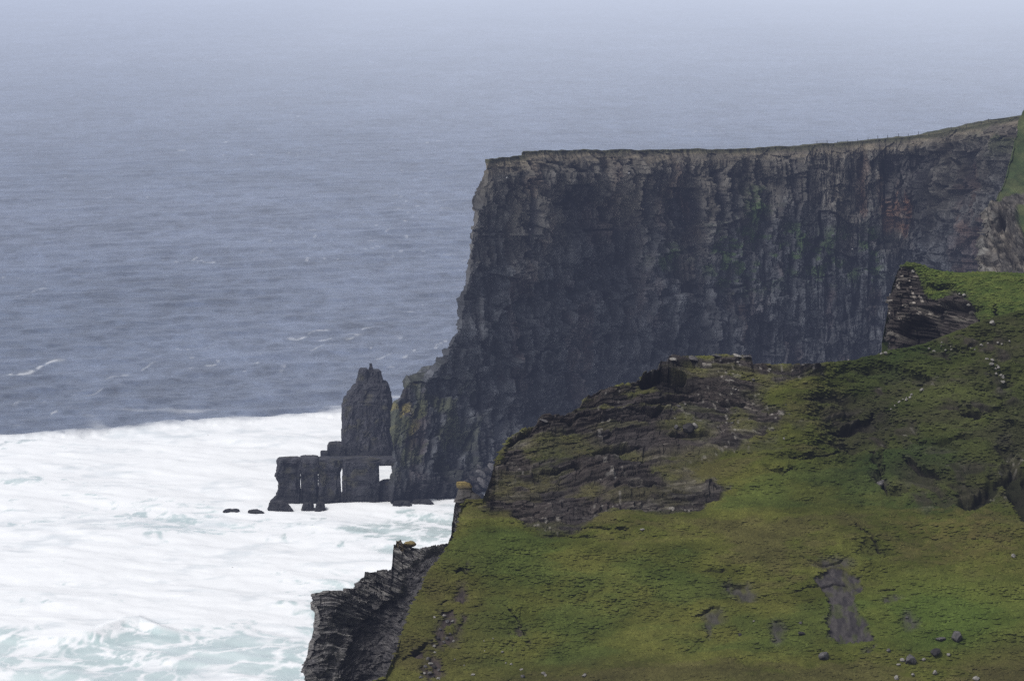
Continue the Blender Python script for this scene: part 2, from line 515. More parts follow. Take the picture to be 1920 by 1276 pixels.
    # deep joints and the roofed notches near the top
    def notch(u0, u1, v0, v1, dep):
        j = 3.5 * fbm(U0 / 9, V0 / 9, 3, 113)
        uu, vv = U0 + j, V0 + j
        return dep * sst(u0 - 1.5, u0 + 1.5, uu) * (1 - sst(u1 - 1.5, u1 + 1.5, uu)) * sst(v0 - 1, v0 + 1, vv) * (1 - sst(v0 + (v1 - v0) * .5, v1, vv))
    rec = 0
    for q in ((982, 989, 300, 640, 5), (973, 977, 320, 480, 2.5), (1068, 1092, 326, 400, 4.5), (1112, 1130, 326, 380, 4), (1050, 1125, 345, 470, 3.0),
              (1142, 1158, 388, 424, 5), (1168, 1180, 410, 470, 4), (1196, 1216, 352, 420, 3.5), (1216, 1246, 318, 400, 2.2), (1258, 1316, 352, 460, 4),
              (1344, 1352, 318, 420, 3), (1362, 1378, 322, 430, 2.5), (1420, 1428, 300, 420, 2), (1480, 1492, 300, 420, 2), (1100, 1200, 430, 560, 2.5),
              (1425, 1450, 600, 700, 4), (1470, 1500, 610, 720, 3), (1330, 1345, 560, 690, 2.5), (1395, 1402, 520, 680, 2.5), (1545, 1560, 480, 680, 3),
              (1080, 1090, 560, 700, 2.5), (1660, 1740, 290, 420, 2.5), (1790, 1815, 285, 430, 3), (1120, 1131, 640, 740, 2.5), (1002, 1008, 640, 760, 2.2)):
        rec = rec + notch(*q)
    d -= rec
    d *= .50 + .50 * sst(0, .05, sn)
    soil = 1 - sst(0.0, 0.055 + 0.02 * vn2(arc / 7, Z * 0, 31), hz)
    d = d * (1 - 0.75 * soil)
    d -= (1.2 + 2.6 * sst(.02, .12, sn)) * (1 - sst(0, 0.05, hz)) ** 1.5
    # buttress nose on the lower left: keep its silhouette calmer
    P = P + n * d[..., None]
    P[..., 2] = P[..., 2] - 0 * d
    # colours
    big = fbm(arc / 22, Z / 30, 4, 120); sm = fbm(arc / 2.2, Z / 7, 4, 121)
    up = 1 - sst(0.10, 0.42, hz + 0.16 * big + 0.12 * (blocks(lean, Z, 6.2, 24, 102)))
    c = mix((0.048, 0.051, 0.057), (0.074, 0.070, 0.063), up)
    c = c * (1 + 0.6 * sm[..., None] + 0.5 * blocks(lean, Z, 3.1, 9, 123)[..., None] + 0.4 * blocks(lean, Z, 6.2, 24, 124)[..., None] + .5 * blocks(lean, Z, 1.4, 3, 154)[..., None] + .35 * facets(lean, Z, 3.7, 13, 161)[..., None] + .3 * facets(lean, Z, 1.7, 4.6, 162)[..., None])  # facet tones follow the relief, so crevice shade is in the colour
    c = np.clip(c, .012, 1)
    beds = sst(.62, .8, vn2(arc / 40, Z / .9, 170)) * sst(-.1, .3, fbm(arc / 20, Z / 6, 3, 171))
    c = c * (1 - .4 * beds * np.clip(up + .45, 0, 1))[..., None]
    c = mix(c, np.asarray((0.105, 0.096, 0.08), F32), 0.45 * up * sst(.1, .5, fbm(arc / 5, Z / 16, 4, 125)))
    pale = ell(U0, V0, 1180, 365, 60, 60, .6) * 0.4 + ell(U0, V0, 1470, 330, 130, 45, .7) * .3 + ell(U0, V0, 1285, 490, 14, 60, .6) * .6
    c = mix(c, np.asarray((0.115, 0.103, 0.084), F32), np.clip(pale * (.7 + .8 * sm), 0, 1))
    c = mix(c, np.asarray((0.028, 0.028, 0.034), F32), 0.8 * np.clip(rec / 4, 0, 1))  # notch shade painted in where the face is set back
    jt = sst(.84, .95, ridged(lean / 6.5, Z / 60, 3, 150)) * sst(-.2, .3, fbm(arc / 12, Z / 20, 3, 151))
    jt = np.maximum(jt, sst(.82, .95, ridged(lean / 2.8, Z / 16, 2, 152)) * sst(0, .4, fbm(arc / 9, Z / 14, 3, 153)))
    c = c * (1 - .6 * jt)[..., None]  # joint lines darkened too, as painted crevice shade
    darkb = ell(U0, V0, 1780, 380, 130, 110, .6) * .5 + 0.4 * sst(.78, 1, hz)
    c = c * (1 - 0.45 * np.clip(darkb, 0, 1))[..., None]  # alcove shade put into the rock colour; cliff foot darkened as well
    rust = sst(.18, .5, fbm(arc / 6, Z / 18, 4, 126)) * (0.2 + ell(U0, V0, 1705, 420, 110, 90, .8) * .75 + ell(U0, V0, 1465, 560, 12, 40, .6) * 1.0 + ell(U0, V0, 1310, 360, 90, 40, .7) * .2)
    c = mix(c, np.asarray(RUST, F32), np.clip(rust, 0, 1) * .45 * (.5 + rnd(lean / 1.6, Z / 5, 180)))
    gre = 0
    for q in ((1360, 470, 40, 45), (1490, 440, 28, 22), (1440, 465, 60, 22), (1590, 450, 50, 22), (1500, 470, 40, 14), (1420, 400, 30, 50), (1635, 480, 10, 60), (1400, 500, 60, 40), (1560, 500, 80, 30), (1250, 480, 30, 30)):
        gre = gre + ell(U0, V0, *q, .8)
    gre = np.clip(gre, 0, 1) * sst(-.08, .25, fbm(arc / 4.5, Z / 3.2, 5, 127, .65))
    c = mix(c, np.asarray((0.042, 0.070, 0.024), F32), np.clip(gre, 0, 1) * .9)
    # mossy, lichened foot of the nose
    foot = ell(U0, V0, 800, 800, 95, 95, .6) * sst(-.15, .25, fbm(arc / 4, Z / 5, 4, 128))
    c = mix(c, np.asarray((0.05, 0.056, 0.024), F32), foot * .7)
    lich = sst(.05, .35, fbm(arc / 2.5, Z / 3.5, 3, 129)) * (ell(U0, V0, 766, 716, 12, 14, .6) + ell(U0, V0, 752, 772, 14, 34, .6) + ell(U0, V0, 760, 800, 16, 20, .7) * .7)
    c = mix(c, np.asarray((0.16, 0.135, 0.04), F32), np.clip(lich, 0, 1) * .8)
    wet = 1 - sst(3, 11 + 4 * fbm(arc / 8, Z * 0, 3, 130), Z)
    c = mix(c, np.asarray((0.016, 0.016, 0.018), F32), wet * .75)
    br = mix((0.075, 0.066, 0.052), (0.15, 0.128, 0.092), sst(-.35, .35, fbm(arc / 12, Z / .9, 4, 181)))
    c = mix(c, br, np.clip(soil * 1.0, 0, 1) * (.75 + .25 * (U0 < 1950)))
    turf = 1 - sst(0.004, 0.014 + 0.012 * vn2(arc / 4, Z * 0, 33), hz)
    c = mix(c, np.asarray((0.042, 0.042, 0.024), F32), turf)
    slope_g = sst(1780, 1900, U0) * sst(-.2, .2, fbm(arc / 6, Z / 6, 4, 135)) * (1 - sst(.05, .16, hz))
    c = mix(c, np.asarray((0.052, 0.062, 0.026), F32), slope_g * .7)
    c = np.clip(c, 0.006, 1)
    # plateau behind the edge
    rows, rc = [], []
    top = P[-1]
    for k in (0.6, 1.6, 3, 5, 8, 14, 24, 40, 70):
        q = top.copy()
        q[:, 2] += -0.078 * k + 0.45 * fbm(arc[0] / 5, np.full(NCt, k / 5), 3, 140) * min(1, k / 2)
        q[nb:, 1] += k
        q[:nb, 1] += k * np.cos(kb * 1.45); q[:nb, 0] += k * np.sin(kb * 1.45)
        rows.append(q)
        g = mix((0.044, 0.05, 0.022), (0.08, 0.072, 0.038), vn2(arc[0] / 6, np.full(NCt, k / 4.), 141))
        rc.append(g)
    q = rows[-1].copy(); q[:, 2] = -5; q[:, 1] += 30; rows.append(q); rc.append(rc[-1])
    P = np.concatenate([P, np.stack(rows)], 0); c = np.concatenate([c, np.stack(rc)], 0)
    f = orient(P, grid_faces(*P.shape[:2]))
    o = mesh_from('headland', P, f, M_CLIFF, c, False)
    tag(o, kind='structure')
    return P, nb, NR


HP, HNB, HNR = build_headland()


# ------------------------------------------------------------------ rock columns (stacks, piers, blocks)
def rock_column(name, prof, Y, depth, mat, parent=None, seed=0, nz=None, na=160, sup=3.2, dispk=1.0, lich=0.0, tilt=0.0, zbase=-3.0, colr=(0.029, 0.029, 0.033), origin=None, bed=2.2, side=.6):
    """prof: list of (v, u_left, u_right) from top to bottom at distance Y; rounded-square section, jointed and bedded surface"""
    prof = np.array(prof, float)
    zz = at(960, prof[:, 0], Y)[:, 2]
    xl = at(prof[:, 1], prof[:, 0], Y)[:, 0]; xr = at(prof[:, 2], prof[:, 0], Y)[:, 0]
    if zz[-1] > zbase:
        zz = np.append(zz, zbase); xl = np.append(xl, xl[-1]); xr = np.append(xr, xr[-1])
    nz = nz or max(24, int((zz[0] - zz[-1]) / 0.22))
    z = np.linspace(zz[-1], zz[0], nz)
    L = np.interp(z, zz[::-1], xl[::-1]); R = np.interp(z, zz[::-1], xr[::-1])
    a = np.linspace(0, 2 * np.pi, na, endpoint=False)
    ca, sa = np.cos(a), np.sin(a)
    cx = np.sign(ca) * np.abs(ca) ** (2 / sup); sy = np.sign(sa) * np.abs(sa) ** (2 / sup)
    hw = (R - L)[:, None] / 2; cxm = ((R + L) / 2)[:, None]
    wr = np.clip(hw / hw.max(), .25, 1)
    X = cxm + hw * cx; Yy = Y + depth * wr ** .7 * sy + 0 * X; Z = z[:, None] + 0 * X
    X = X + (Yy - Y) * float(np.mean(cxm)) / Y
    per = a[None, :] * (hw.mean() + depth) / 2
    per = np.broadcast_to(per, X.shape)
    nrm = np.stack([np.broadcast_to(ca, X.shape), np.broadcast_to(sa, X.shape), 0 * X], -1)
    px, py, pz = X * .35, Yy * .35, Z * .22
    d = 1.1 * fbm3(px, py, pz, 4, seed) + 1.0 * blocks(per, Z, 3.4, 7, seed + 1) + 0.8 * blocks(per, Z, 1.5, 3, seed + 2) + 0.7 * strata(per, Z, bed, seed + 3, 6) + 0.35 * blocks(per, Z, .8, .9, seed + 7)
    d += 1.3 * facets(per, Z, 4.5, 6.5, seed + 20) + .9 * facets(per, Z, 2, 2.6, seed + 21)
    d *= dispk
    d *= np.where(np.abs(cx) > .93, side, 1)[None, :]
    P = np.stack([X, Yy, Z], -1) + nrm * d[..., None]
    sm = fbm3(px * 2, py * 2, pz * 2, 4, seed + 9)
    c = mix(np.asarray(colr, F32) * .75, np.asarray(colr, F32) * 1.5, sst(-.5, .5, sm + .5 * blocks(per, Z, 1.5, 3, seed + 2)))
    tint = sst(.1, .5, fbm3(px, py, pz * 2, 3, seed + 12))
    c = mix(c, np.asarray((0.055, 0.052, 0.03), F32), tint * .5)
    if lich:
        li = sst(1 - lich, 1, (Z - z[0]) / (z[-1] - z[0]) + .25 * sm)
        c = mix(c, np.asarray((0.19, 0.145, 0.05), F32), li * .85)
    wet = 1 - sst(2.0, 6.0, Z + 1.5 * sm)
    c = mix(c, np.asarray((0.013, 0.013, 0.014), F32), wet * .8)
    # cap rows
    caps, cc = [], []
    ctr = P[-1].mean(0)
    for k in (.8, .55, .3, .02):
        q = ctr + (P[-1] - ctr) * k
        q[:, 2] += 0.5 * hw[-1, 0] * (1 - k) * .06 + .3 * fbm(q[:, 0] * .8, q[:, 1] * .8, 3, seed) * min(1., hw[-1, 0] / 3)
        caps.append(q); cc.append(c[-1] * 1.25)
    P = np.concatenate([P, np.stack(caps)], 0); c = np.concatenate([c, np.stack(cc)], 0)
    f = grid_faces(*P.shape[:2], closed=True)
    if origin is None and parent is None:
        origin = np.array([P[..., 0].mean(), P[..., 1].mean(), max(zbase, -1.0) if zbase < 0 else zbase])
    off = np.zeros(3) if origin is None else np.asarray(origin)
    o = mesh_from(name, P - off, f, mat, np.clip(c, .005, 1), False, parent=parent)
    if parent is None:
        o.location = off
    return o


YS = 1140.0
# tall pointed stack, with its lower shoulder and the little finger of rock on its summit
stack_o = at(690, 860, YS)
stack = empty('sea_stack', (stack_o[0], YS, 0))
tag(stack, 'tall dark pointed sea stack standing between the headland nose and the white surf', 'sea stack')
so = np.array([stack_o[0], YS, 0])
rock_column('main_spire', [(694, 691, 711), (696, 688, 714), (703, 684, 715), (706, 676, 716), (714, 670, 718), (716, 668, 726), (722, 666, 729), (724, 661, 730), (733, 657, 731), (735, 652, 733), (743, 650, 733), (745, 645, 735), (756, 643, 735), (758, 641, 737), (800, 641, 738), (803, 640, 740), (840, 641, 742), (870, 640, 744)],
            YS, 10, M_CLIFF, stack, 310, na=300, origin=so, bed=4.0, dispk=.62, sup=3.6, side=.35)
rock_column('shoulder_peak', [(690, 676, 687), (693, 674, 689), (700, 672, 691), (716, 668, 693), (730, 666, 694)], YS - 3, 3, M_CLIFF, stack, 315, na=120, origin=so, dispk=.4, zbase=70)
rock_column('rock_finger', [(681, 692, 697), (686, 692, 698), (694, 690, 700), (705, 686, 702)], YS - 2, 0.9, M_CLIFF, stack, 320, na=40, dispk=.25, zbase=60, origin=so)
rock_column('buttress', [(757, 690, 706), (780, 684, 720), (810, 676, 727), (840, 668, 732), (862, 662, 738)], YS - 7, 7, M_CLIFF, stack, 330, na=200, origin=so, sup=2.4, bed=4.0, dispk=.8)
b1 = rock_column('rock_block', [(830, 617, 648), (835, 614, 650), (850, 613, 652), (880, 612, 652)], YS - 4, 5, M_CLIFF, None, 340, dispk=.5)
tag(b1, 'squared dark block leaning against the seaward foot of the pointed stack', 'rock')
b2 = rock_column('rock_block', [(846, 601, 615), (848, 600, 616), (880, 600, 617)], YS - 8, 3, M_CLIFF, None, 345, dispk=.35)
tag(b2, 'smallest squared block, seaward end of the step beside the pointed stack', 'rock')

# the pierced wall of rock: four piers carrying one long lintel
YA = 1042.0
wall_o = at(620, 940, YA)
arch = empty('sea_arch', (wall_o[0], YA, 0))
tag(arch, 'low dark rock wall pierced by three slits and a square opening, before the pointed stack', 'sea arch')
ao = np.array([wall_o[0], YA, 0])
rock_column('pier', [(856.5, 545, 561), (859, 522, 566), (864, 518, 566), (875, 520, 566), (883, 518, 565.5), (886, 519, 562.9), (896, 518, 562.7), (903, 522, 562.7), (920, 521, 562.7), (930, 517, 563), (938, 508, 565), (950, 498, 566)], YA, 4.5, M_CLIFF, arch, 350, dispk=.6, sup=5, origin=ao, na=240, side=.22)
rock_column('pier', [(855.5, 566, 594), (857, 562, 597), (872, 561, 599), (882, 561.5, 598.5), (886, 564.0, 595.7), (912, 564.0, 595.8), (917, 564.0, 599), (940, 562.0, 599), (950, 561, 599)], YA, 4.5, M_CLIFF, arch, 360, dispk=.6, sup=5, origin=ao, na=240, side=.15)
rock_column('pier', [(858.5, 596, 643), (868, 594, 643), (875, 594, 642), (884, 595, 638.4), (887, 597.2, 638.4), (900, 597.4, 638.2), (912, 597.0, 639), (917, 594, 639), (938, 594, 640), (944, 594, 642), (950, 593, 643)], YA, 4.5, M_CLIFF, arch, 370, dispk=.6, sup=5, origin=ao, na=240, side=.15)
rock_column('pier', [(862, 640, 711), (870, 641.0, 711), (880, 642.4, 710.6), (900, 641.6, 711), (920, 641.6, 711.5), (940, 642, 712), (952, 641, 713)], YA, 5, M_CLIFF, arch, 380, dispk=.6, sup=5, origin=ao, na=240, side=.15)
rock_column('lintel', [(857, 640, 746), (859, 606, 746), (861, 598, 746), (866, 597, 746), (869.5, 598, 746)], YA + 1, 4, M_CLIFF, arch, 390, dispk=.4, sup=5, zbase=16.4, origin=ao, na=240, bed=1.0)
rock_column('opening_sill', [(899, 719, 741), (903, 712, 742), (920, 711, 745), (950, 711, 748)], YA + 1, 3, M_CLIFF, arch, 395, dispk=.4, sup=4, origin=ao, na=120)

# rocks awash
YW = None
washed = [(446, 951, 453, 2.2, 1.0, 'low dark rock awash in foam, farthest out to sea of the arch rocks'),
          (478, 953, 492, 1.6, 1.0, 'flat wet rock barely above the foam, second from the seaward end'),
          (520, 938, 560, 3.0, 1.4, 'wet rock ledge spreading from the seaward foot of the pierced wall'),
          (566, 942, 592, 2.2, 1.2, 'rounded dark rock awash before the second pier of the pierced wall'),
          (600, 940, 612, 1.6, 1.0, 'narrow wet rock awash between the second and third piers'),
          (745, 938, 800, 2.5, 1.0, 'long low wet rock in surf below the square opening'),
          (880, 930, 912, 2.0, 1.0, 'dark wet rock in the cove behind the lichen capped pillar')]
wr_list = [(420, 448, 952, 957, 0), (466, 493, 953, 958, 1), (500, 548, 938, 954, 2), (566, 588, 940, 953, 3), (592, 609, 938, 952, 4), (736, 775, 937, 948, 5), (886, 908, 924, 930, 6), (770, 812, 934, 944, 5)]
wr_lab = ['low dark rock awash in foam, outermost of the rocks before the pierced wall', 'flat wet rock barely above the foam, second outermost before the pierced wall',
          'wet rock ledge at the seaward foot of the pierced wall', 'rounded dark rock awash before the second pier of the pierced wall',
          'narrow wet rock awash between the second and third piers', 'long low wet rock in surf below the square opening',
          'dark wet rock in the cove behind the lichen capped pillar', 'low dark skerry in surf at the foot of the headland nose']
for i, (ua, ub, va, vb, k) in enumerate(wr_list):
    y = float(sea_y(vb)) if i != 6 else float(sea_y(vb)) 
    o = rock_column('wave_washed_rock', [(va + 2, ua + .30 * (ub - ua), ub - .25 * (ub - ua)), (va + 3.2, ua + .12 * (ub - ua), ub - .18 * (ub - ua)), (vb - 1.5, ua + 1, ub - 2), (vb, ua, ub), (vb + 3, ua - 1, ub + 1)], y, 2.2 + .5 * (i % 3), M_CLIFF, None, 400 + i * 7, dispk=.7, na=110, sup=2.6, colr=(0.06, 0.058, 0.06))
    tag(o, wr_lab[i], 'rock', 'rocks awash around the arch')


# ------------------------------------------------------------------ NEAR HILLSIDE (sheet A)
OLIVE_A, OLIVE_B = (0.051, 0.058, 0.012), (0.086, 0.088, 0.021)
GREEN_A, DULL = (0.038, 0.061, 0.014), (0.060, 0.051, 0.022)
PEAT_SHADE = (0.020, 0.018, 0.015)
SHALE = (0.035, 0.029, 0.026)
SHALE_L = (0.105, 0.094, 0.080)


def turf_colour(x, z, y):
    a = fbm(x / 9, (z * 1.6 + y) / 9, 4, 201); b = fbm(x / 2.2, (z * 2 + y) / 1.6, 4, 202); g = fbm(x / 16 + 5, (z + y) / 12, 4, 203)
    c = mix(OLIVE_A, OLIVE_B, sst(-.45, .45, .8 * a + .4 * b))
    c = mix(c, np.asarray(GREEN_A, F32), .55 * sst(.02, .4, g + .25 * b))
    c = mix(c, np.asarray(DULL, F32), .6 * sst(.08, .45, -g + .3 * b))
    return c


ridge = np.array([(690, 1300), (700, 1276), (722, 1268), (745, 1215), (772, 1140), (800, 1085), (832, 1040), (851, 1014), (860, 985), (864, 952), (872, 936), (905, 936), (914, 914), (921, 893), (928, 866), (942, 838), (953, 822), (975, 806),
                  (1006, 797), (1010, 785), (1022, 782), (1034, 786), (1060, 780), (1072, 772), (1088, 762), (1096, 746), (1130, 735), (1160, 722), (1200, 714), (1203, 707), (1234, 694), (1238, 681), (1252, 679), (1254, 671), (1310, 668), (1350, 664),
                  (1382, 665), (1408, 664), (1412, 681), (1440, 683), (1530, 681), (1560, 678), (1610, 674), (1660, 660), (1700, 652), (1740, 642), (1790, 622), (1830, 608), (1870, 592), (1930, 578), (2060, 560), (2400, 540)], float)

CRAG = [(905, 940), (921, 890), (953, 820), (1010, 783), (1100, 742), (1200, 712), (1240, 672), (1410, 660), (1440, 680), (1545, 680), (1560, 692), (1500, 706), (1440, 726), (1440, 760), (1475, 770), (1460, 800), (1430, 812),
        (1385, 845), (1340, 850), (1290, 872), (1320, 890), (1362, 908), (1338, 935), (1300, 962), (1250, 968), (1190, 955), (1130, 962), (1085, 1000), (1035, 1003), (985, 990), (955, 958), (925, 950)]


def build_hillside():
    uu = np.concatenate([np.arange(690, 2010, 1.05), 2010 + np.cumsum(1.05 * 1.12 ** np.arange(1, 50))])
    NR = 900
    vb = 1340.0
    vr = np.interp(uu, ridge[:, 0], ridge[:, 1])
    crest_j = 2.5 * blocks(uu, uu * 0, 5, 1, 7) + 2.5 * blocks(uu, uu * 0, 13, 1, 8)
    vr_s = np.convolve(np.pad(vr, 45, 'edge'), np.ones(91) / 91, 'valid'); vr_s = vr_s + (vr - vr_s) * (1 - sst(880, 1000, uu))
    vr = vr + crest_j * sst(900, 940, uu) * (1 - sst(1480, 1560, uu)) + 1.2 * fbm(uu / 9, uu * 0, 3, 9)
    t = np.concatenate([-.9 * np.linspace(1, 0, 40)[:-1] ** 2, np.linspace(0, 1, NR)])[:, None]
    V = vb + (vr_s[None, :] - vb) * t + (vr - vr_s)[None, :] * np.clip(t, 0, 1) ** 11
    U = np.broadcast_to(uu[None, :], V.shape)

    def Yf(U, V):
        y = 330 + (1276 - V) * 0.088
        y = y + 18 * sst(860, 690, U) * 0 - 0.006 * (U - 1200)
        y = y + 9 * np.exp(-((U - 1300) / 260.) ** 2) * sst(1000, 760, V)
        # hollow on the right, spur bulging in the middle
        y = y + 7 * np.exp(-((U - 1620) / 110.) ** 2) * sst(1050, 800, V) - 4 * np.exp(-((U - 1480) / 120.) ** 2) * sst(980, 760, V)
        return y
    Y = Yf(U, V)
    P = at(U, V, Y)
    n = facing(P)
    X, Z = P[..., 0], P[..., 2]
    wu, wv = U + 26 * fbm(X / 3.4, Z / 1.2, 5, 211, .6), V + 17 * fbm(X / 3.4, Z / 1.2, 5, 212, .6)
    crag = poly_mask(wu, wv, CRAG, 9)
    hard = poly_mask(U + 5 * fbm(X / 3, Z / 3, 2, 213), V + 4 * fbm(X / 3, Z / 3, 2, 214), CRAG, 3)
    # grassy ledges inside the crag
    led = 0
    for q in ((1290, 795, 50, 13), (1320, 862, 62, 26), (1250, 880, 22, 12), (1065, 838, 50, 20), (1005, 850, 26, 16), (1310, 690, 18, 10), (1440, 730, 30, 22), (1100, 920, 40, 10), (955, 905, 28, 14), (1170, 850, 60, 9),
              (1420, 700, 60, 7), (1195, 735, 30, 6), (1140, 765, 40, 5), (1395, 790, 24, 20), (1010, 905, 40, 10)):
        led = led + ell(wu, wv, *q, .5)
    thin = sst(.10, .35, fbm(X / 7, Z / .9, 4, 215)) * .55
    led = np.clip(led + thin, 0, 1)
    rock = crag * (1 - .62 * led)
    # other rock showing through the turf on the right
    patches = [(1665, 735, 30, 8, .9), (1740, 705, 60, 14, .55), (1600, 790, 55, 26, .9), (1560, 745, 40, 10, .6), (1880, 690, 18, 60, .85), (1850, 752, 70, 11, 1.0), (1840, 640, 90, 7, .8), (1770, 665, 45, 6, .6), (1790, 765, 40, 6, .8), (1705, 810, 16, 24, .6),
               (1650, 905, 18, 16, 1.0), (1640, 850, 14, 40, .75), (1800, 905, 100, 36, .75), (1760, 880, 60, 36, .6), (1735, 930, 16, 30, .7), (1890, 900, 40, 50, .6), (1880, 850, 10, 40, .5), (1470, 800, 40, 16, .5), (1400, 830, 60, 18, .5), (1510, 700, 40, 8, .5)]
    rp = 0
    for (cx, cy, rx, ry, a) in patches:
        rp = np.maximum(rp, min(1, 1.25 * a) * ell(wu, wv, cx, cy, rx, ry, .5))
    rp = rp * sst(-.35, .15, fbm(X / 2.0, Z / 0.8, 4, 216))
    # bare soil scars
    wu2, wv2 = U + 13 * fbm(X / 1.8, Z / 1.0, 5, 217, .65), V + 11 * fbm(X / 1.8, Z / 1.0, 5, 218, .65)
    scar = poly_mask(wu2, wv2, [(1530, 1085), (1560, 1068), (1612, 1075), (1616, 1110), (1605, 1128), (1622, 1160), (1642, 1196), (1585, 1204), (1550, 1190), (1545, 1165), (1558, 1140), (1545, 1110)], 3)
    for q in ((1390, 1112, 26, 13), (1340, 1156, 22, 12), (1325, 1178, 9, 14), (1366, 1100, 8, 10), (1460, 1182, 16, 18), (1705, 1165, 15, 13), (1560, 1060, 34, 10), (1670, 1128, 20, 7), (1628, 1214, 12, 5)):
        scar = np.maximum(scar, .75 * ell(wu2, wv2, *q, .6))
    lscar = 0
    for q in ((862, 1130, 16, 34), (838, 1142, 22, 14), (975, 1188, 20, 22), (838, 1186, 26, 22), (812, 1248, 22, 26), (780, 1215, 30, 9), (868, 1070, 12, 9), (845, 1165, 24, 12)):
        lscar = np.maximum(lscar, ell(wu2, wv2, *q, .45))
    lscar = lscar * sst(-.25, .1, fbm(X / 1.2, Z / .8, 4, 219))
    # turf banks: overhanging lip, its shade put into the peat colour of the undercut
    banks = [([(1690, 855), (1720, 870), (1760, 885)], 14, 1.2), ([(1640, 850), (1655, 905), (1665, 918)], 12, 1.2), ([(1800, 762), (1850, 768), (1912, 760)], 10, 1.2),
             ([(1560, 800), (1600, 792), (1640, 770)], 12, .9), ([(1480, 1112), (1560, 1095), (1590, 1097)], 4, .4), ([(1300, 1152), (1350, 1138)], 4, .4), ([(1352, 1100), (1372, 1095), (1395, 1101)], 5, .5), ([(1320, 1073), (1365, 1075)], 4, .4),
             ([(1450, 1166), (1472, 1164)], 4, .4), ([(1640, 1106), (1685, 1109)], 4, .5), ([(1500, 1050), (1545, 1062), (1580, 1052)], 4, .5), ([(1265, 1130), (1320, 1118)], 3, .3), ([(1155, 998), (1182, 997)], 6, .9), ([(1090, 992), (1145, 1000)], 5, .6),
             ([(1030, 1003), (1120, 1012)], 4, .5), ([(850, 1078), (865, 1068), (880, 1078)], 6, .8), ([(820, 1132), (845, 1118)], 5, .6), ([(945, 1132), (975, 1158), (992, 1192)], 6, .7), ([(750, 1225), (800, 1200)], 9, .8), ([(885, 1135), (905, 1130)], 5, .5),
             ([(1600, 985), (1640, 1020), (1660, 1045)], 8, .6), ([(1490, 860), (1560, 850), (1610, 838)], 6, .5), ([(1760, 660), (1830, 640)], 6, .6), ([(1560, 640 + 60), (1620, 715)], 5, .4), ([(1210, 760), (1300, 750), (1400, 756)], 5, .9), ([(1200, 715), (1240, 700), (1290, 715)], 26, 2.2),
             ([(1255, 818), (1290, 812), (1330, 806)], 10, 1.1), ([(1070, 790), (1150, 775), (1250, 770)], 8, 1.0), ([(950, 830), (1010, 800), (1080, 795)], 9, 1.0), ([(1150, 905), (1250, 900)], 9, .9), ([(1010, 880), (1090, 875)], 7, .9), ([(1110, 850), (1210, 838)], 7, .9)]
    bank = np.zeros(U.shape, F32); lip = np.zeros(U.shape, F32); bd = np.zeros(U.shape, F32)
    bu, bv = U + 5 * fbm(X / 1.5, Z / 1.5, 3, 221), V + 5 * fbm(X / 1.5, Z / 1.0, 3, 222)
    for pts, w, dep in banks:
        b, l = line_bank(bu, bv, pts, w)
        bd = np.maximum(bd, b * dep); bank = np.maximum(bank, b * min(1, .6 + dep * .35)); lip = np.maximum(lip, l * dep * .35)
    # relief
    tus = fbm(X / 1.1, (Z * 1.8 + Y) / 1.1, 4, 231)
    mound = fbm(X / 6, (Z + Y) / 6, 3, 232)
    terr = fbm(X / 14, Z / 1.6, 3, 233)
    gd = .10 * tus + 0.7 * mound + .35 * terr + 1.4 * fbm(X / 22, (Z + Y) / 20, 2, 234)
    gd = gd + sst(1450, 1600, U) * sst(1020, 850, V) * (.7 * fbm(X / 3.5, Z / 1.6, 4, 235) + .25 * tus)
    zc = Z - .06 * X + 1.5 * fbm(X / 25, Z / 30, 2, 247)
    st = 1.3 * strata(X, zc, 1.0, 240, 9) + 1.0 * strata(X, zc, 0.46, 241, 4) + .6 * strata(X, zc, .24, 243, 2.2) + .2 * facets(X, Z, 1.4, .8, 248) + .9 * fbm(X / 5, Z / 3, 4, 242) + .4 * blocks(X, Z, 2.6, .8, 244)
    gul = 0
    for q in ((1600, 800, 55, 20), (1652, 872, 9, 42), (1735, 884, 62, 22), (1800, 905, 70, 30), (1842, 764, 68, 8), (1565, 748, 45, 12), (1705, 702, 60, 9), (1500, 852, 40, 7), (1892, 870, 16, 60), (1760, 652, 60, 5), (1640, 694, 60, 7),
              (1575, 825, 30, 10), (1690, 925, 30, 8), (1768, 930, 18, 26), (1540, 770, 22, 14), (1640, 1030, 40, 10), (1905, 800, 30, 10), (1780, 830, 50, 8), (1470, 880, 30, 6), (1860, 700, 40, 16)):
        gul = np.maximum(gul, ell(wu, wv, *q, .6))
    gul = gul * (.55 + .45 * sst(-.2, .3, fbm(X / 3, Z / 1.5, 4, 236)))
    hole = poly_mask(U + 9 * fbm(X / 1.6, Z / 1.2, 4, 237), V + 9 * fbm(X / 1.6, Z / 1.2, 4, 238), [(1797, 946), (1805, 930), (1842, 920), (1880, 898), (1896, 885), (1912, 893), (1960, 900), (1960, 990), (1925, 985), (1908, 965), (1892, 930), (1878, 918), (1850, 938), (1828, 950), (1806, 955)], 6)
    r_all = np.clip(np.maximum(rock, .8 * rp), 0, 1)
    d = gd * (1 - .6 * r_all) + st * r_all - bd + lip - 1.3 * gul - 1.5 * hole
    d = d - .42 * scar - .3 * lscar + .12 * fbm(X / .5, Z / .4, 3, 245) * np.maximum(scar, lscar)
    P2 = P + n * (d * sst(0, .01, 1 - t) ** .5)[..., None]
    # colour
    c = turf_colour(X, Z, Y)
    c = c * (1 + .16 * tus[..., None] + .3 * fbm(X / 5, (Z * 2 + Y) / 4, 4, 205)[..., None])
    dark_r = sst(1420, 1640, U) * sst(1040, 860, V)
    c = mix(c, c * np.asarray((.55, .62, .80), F32), dark_r)  # shade of the right-hand hollow put into the turf colour
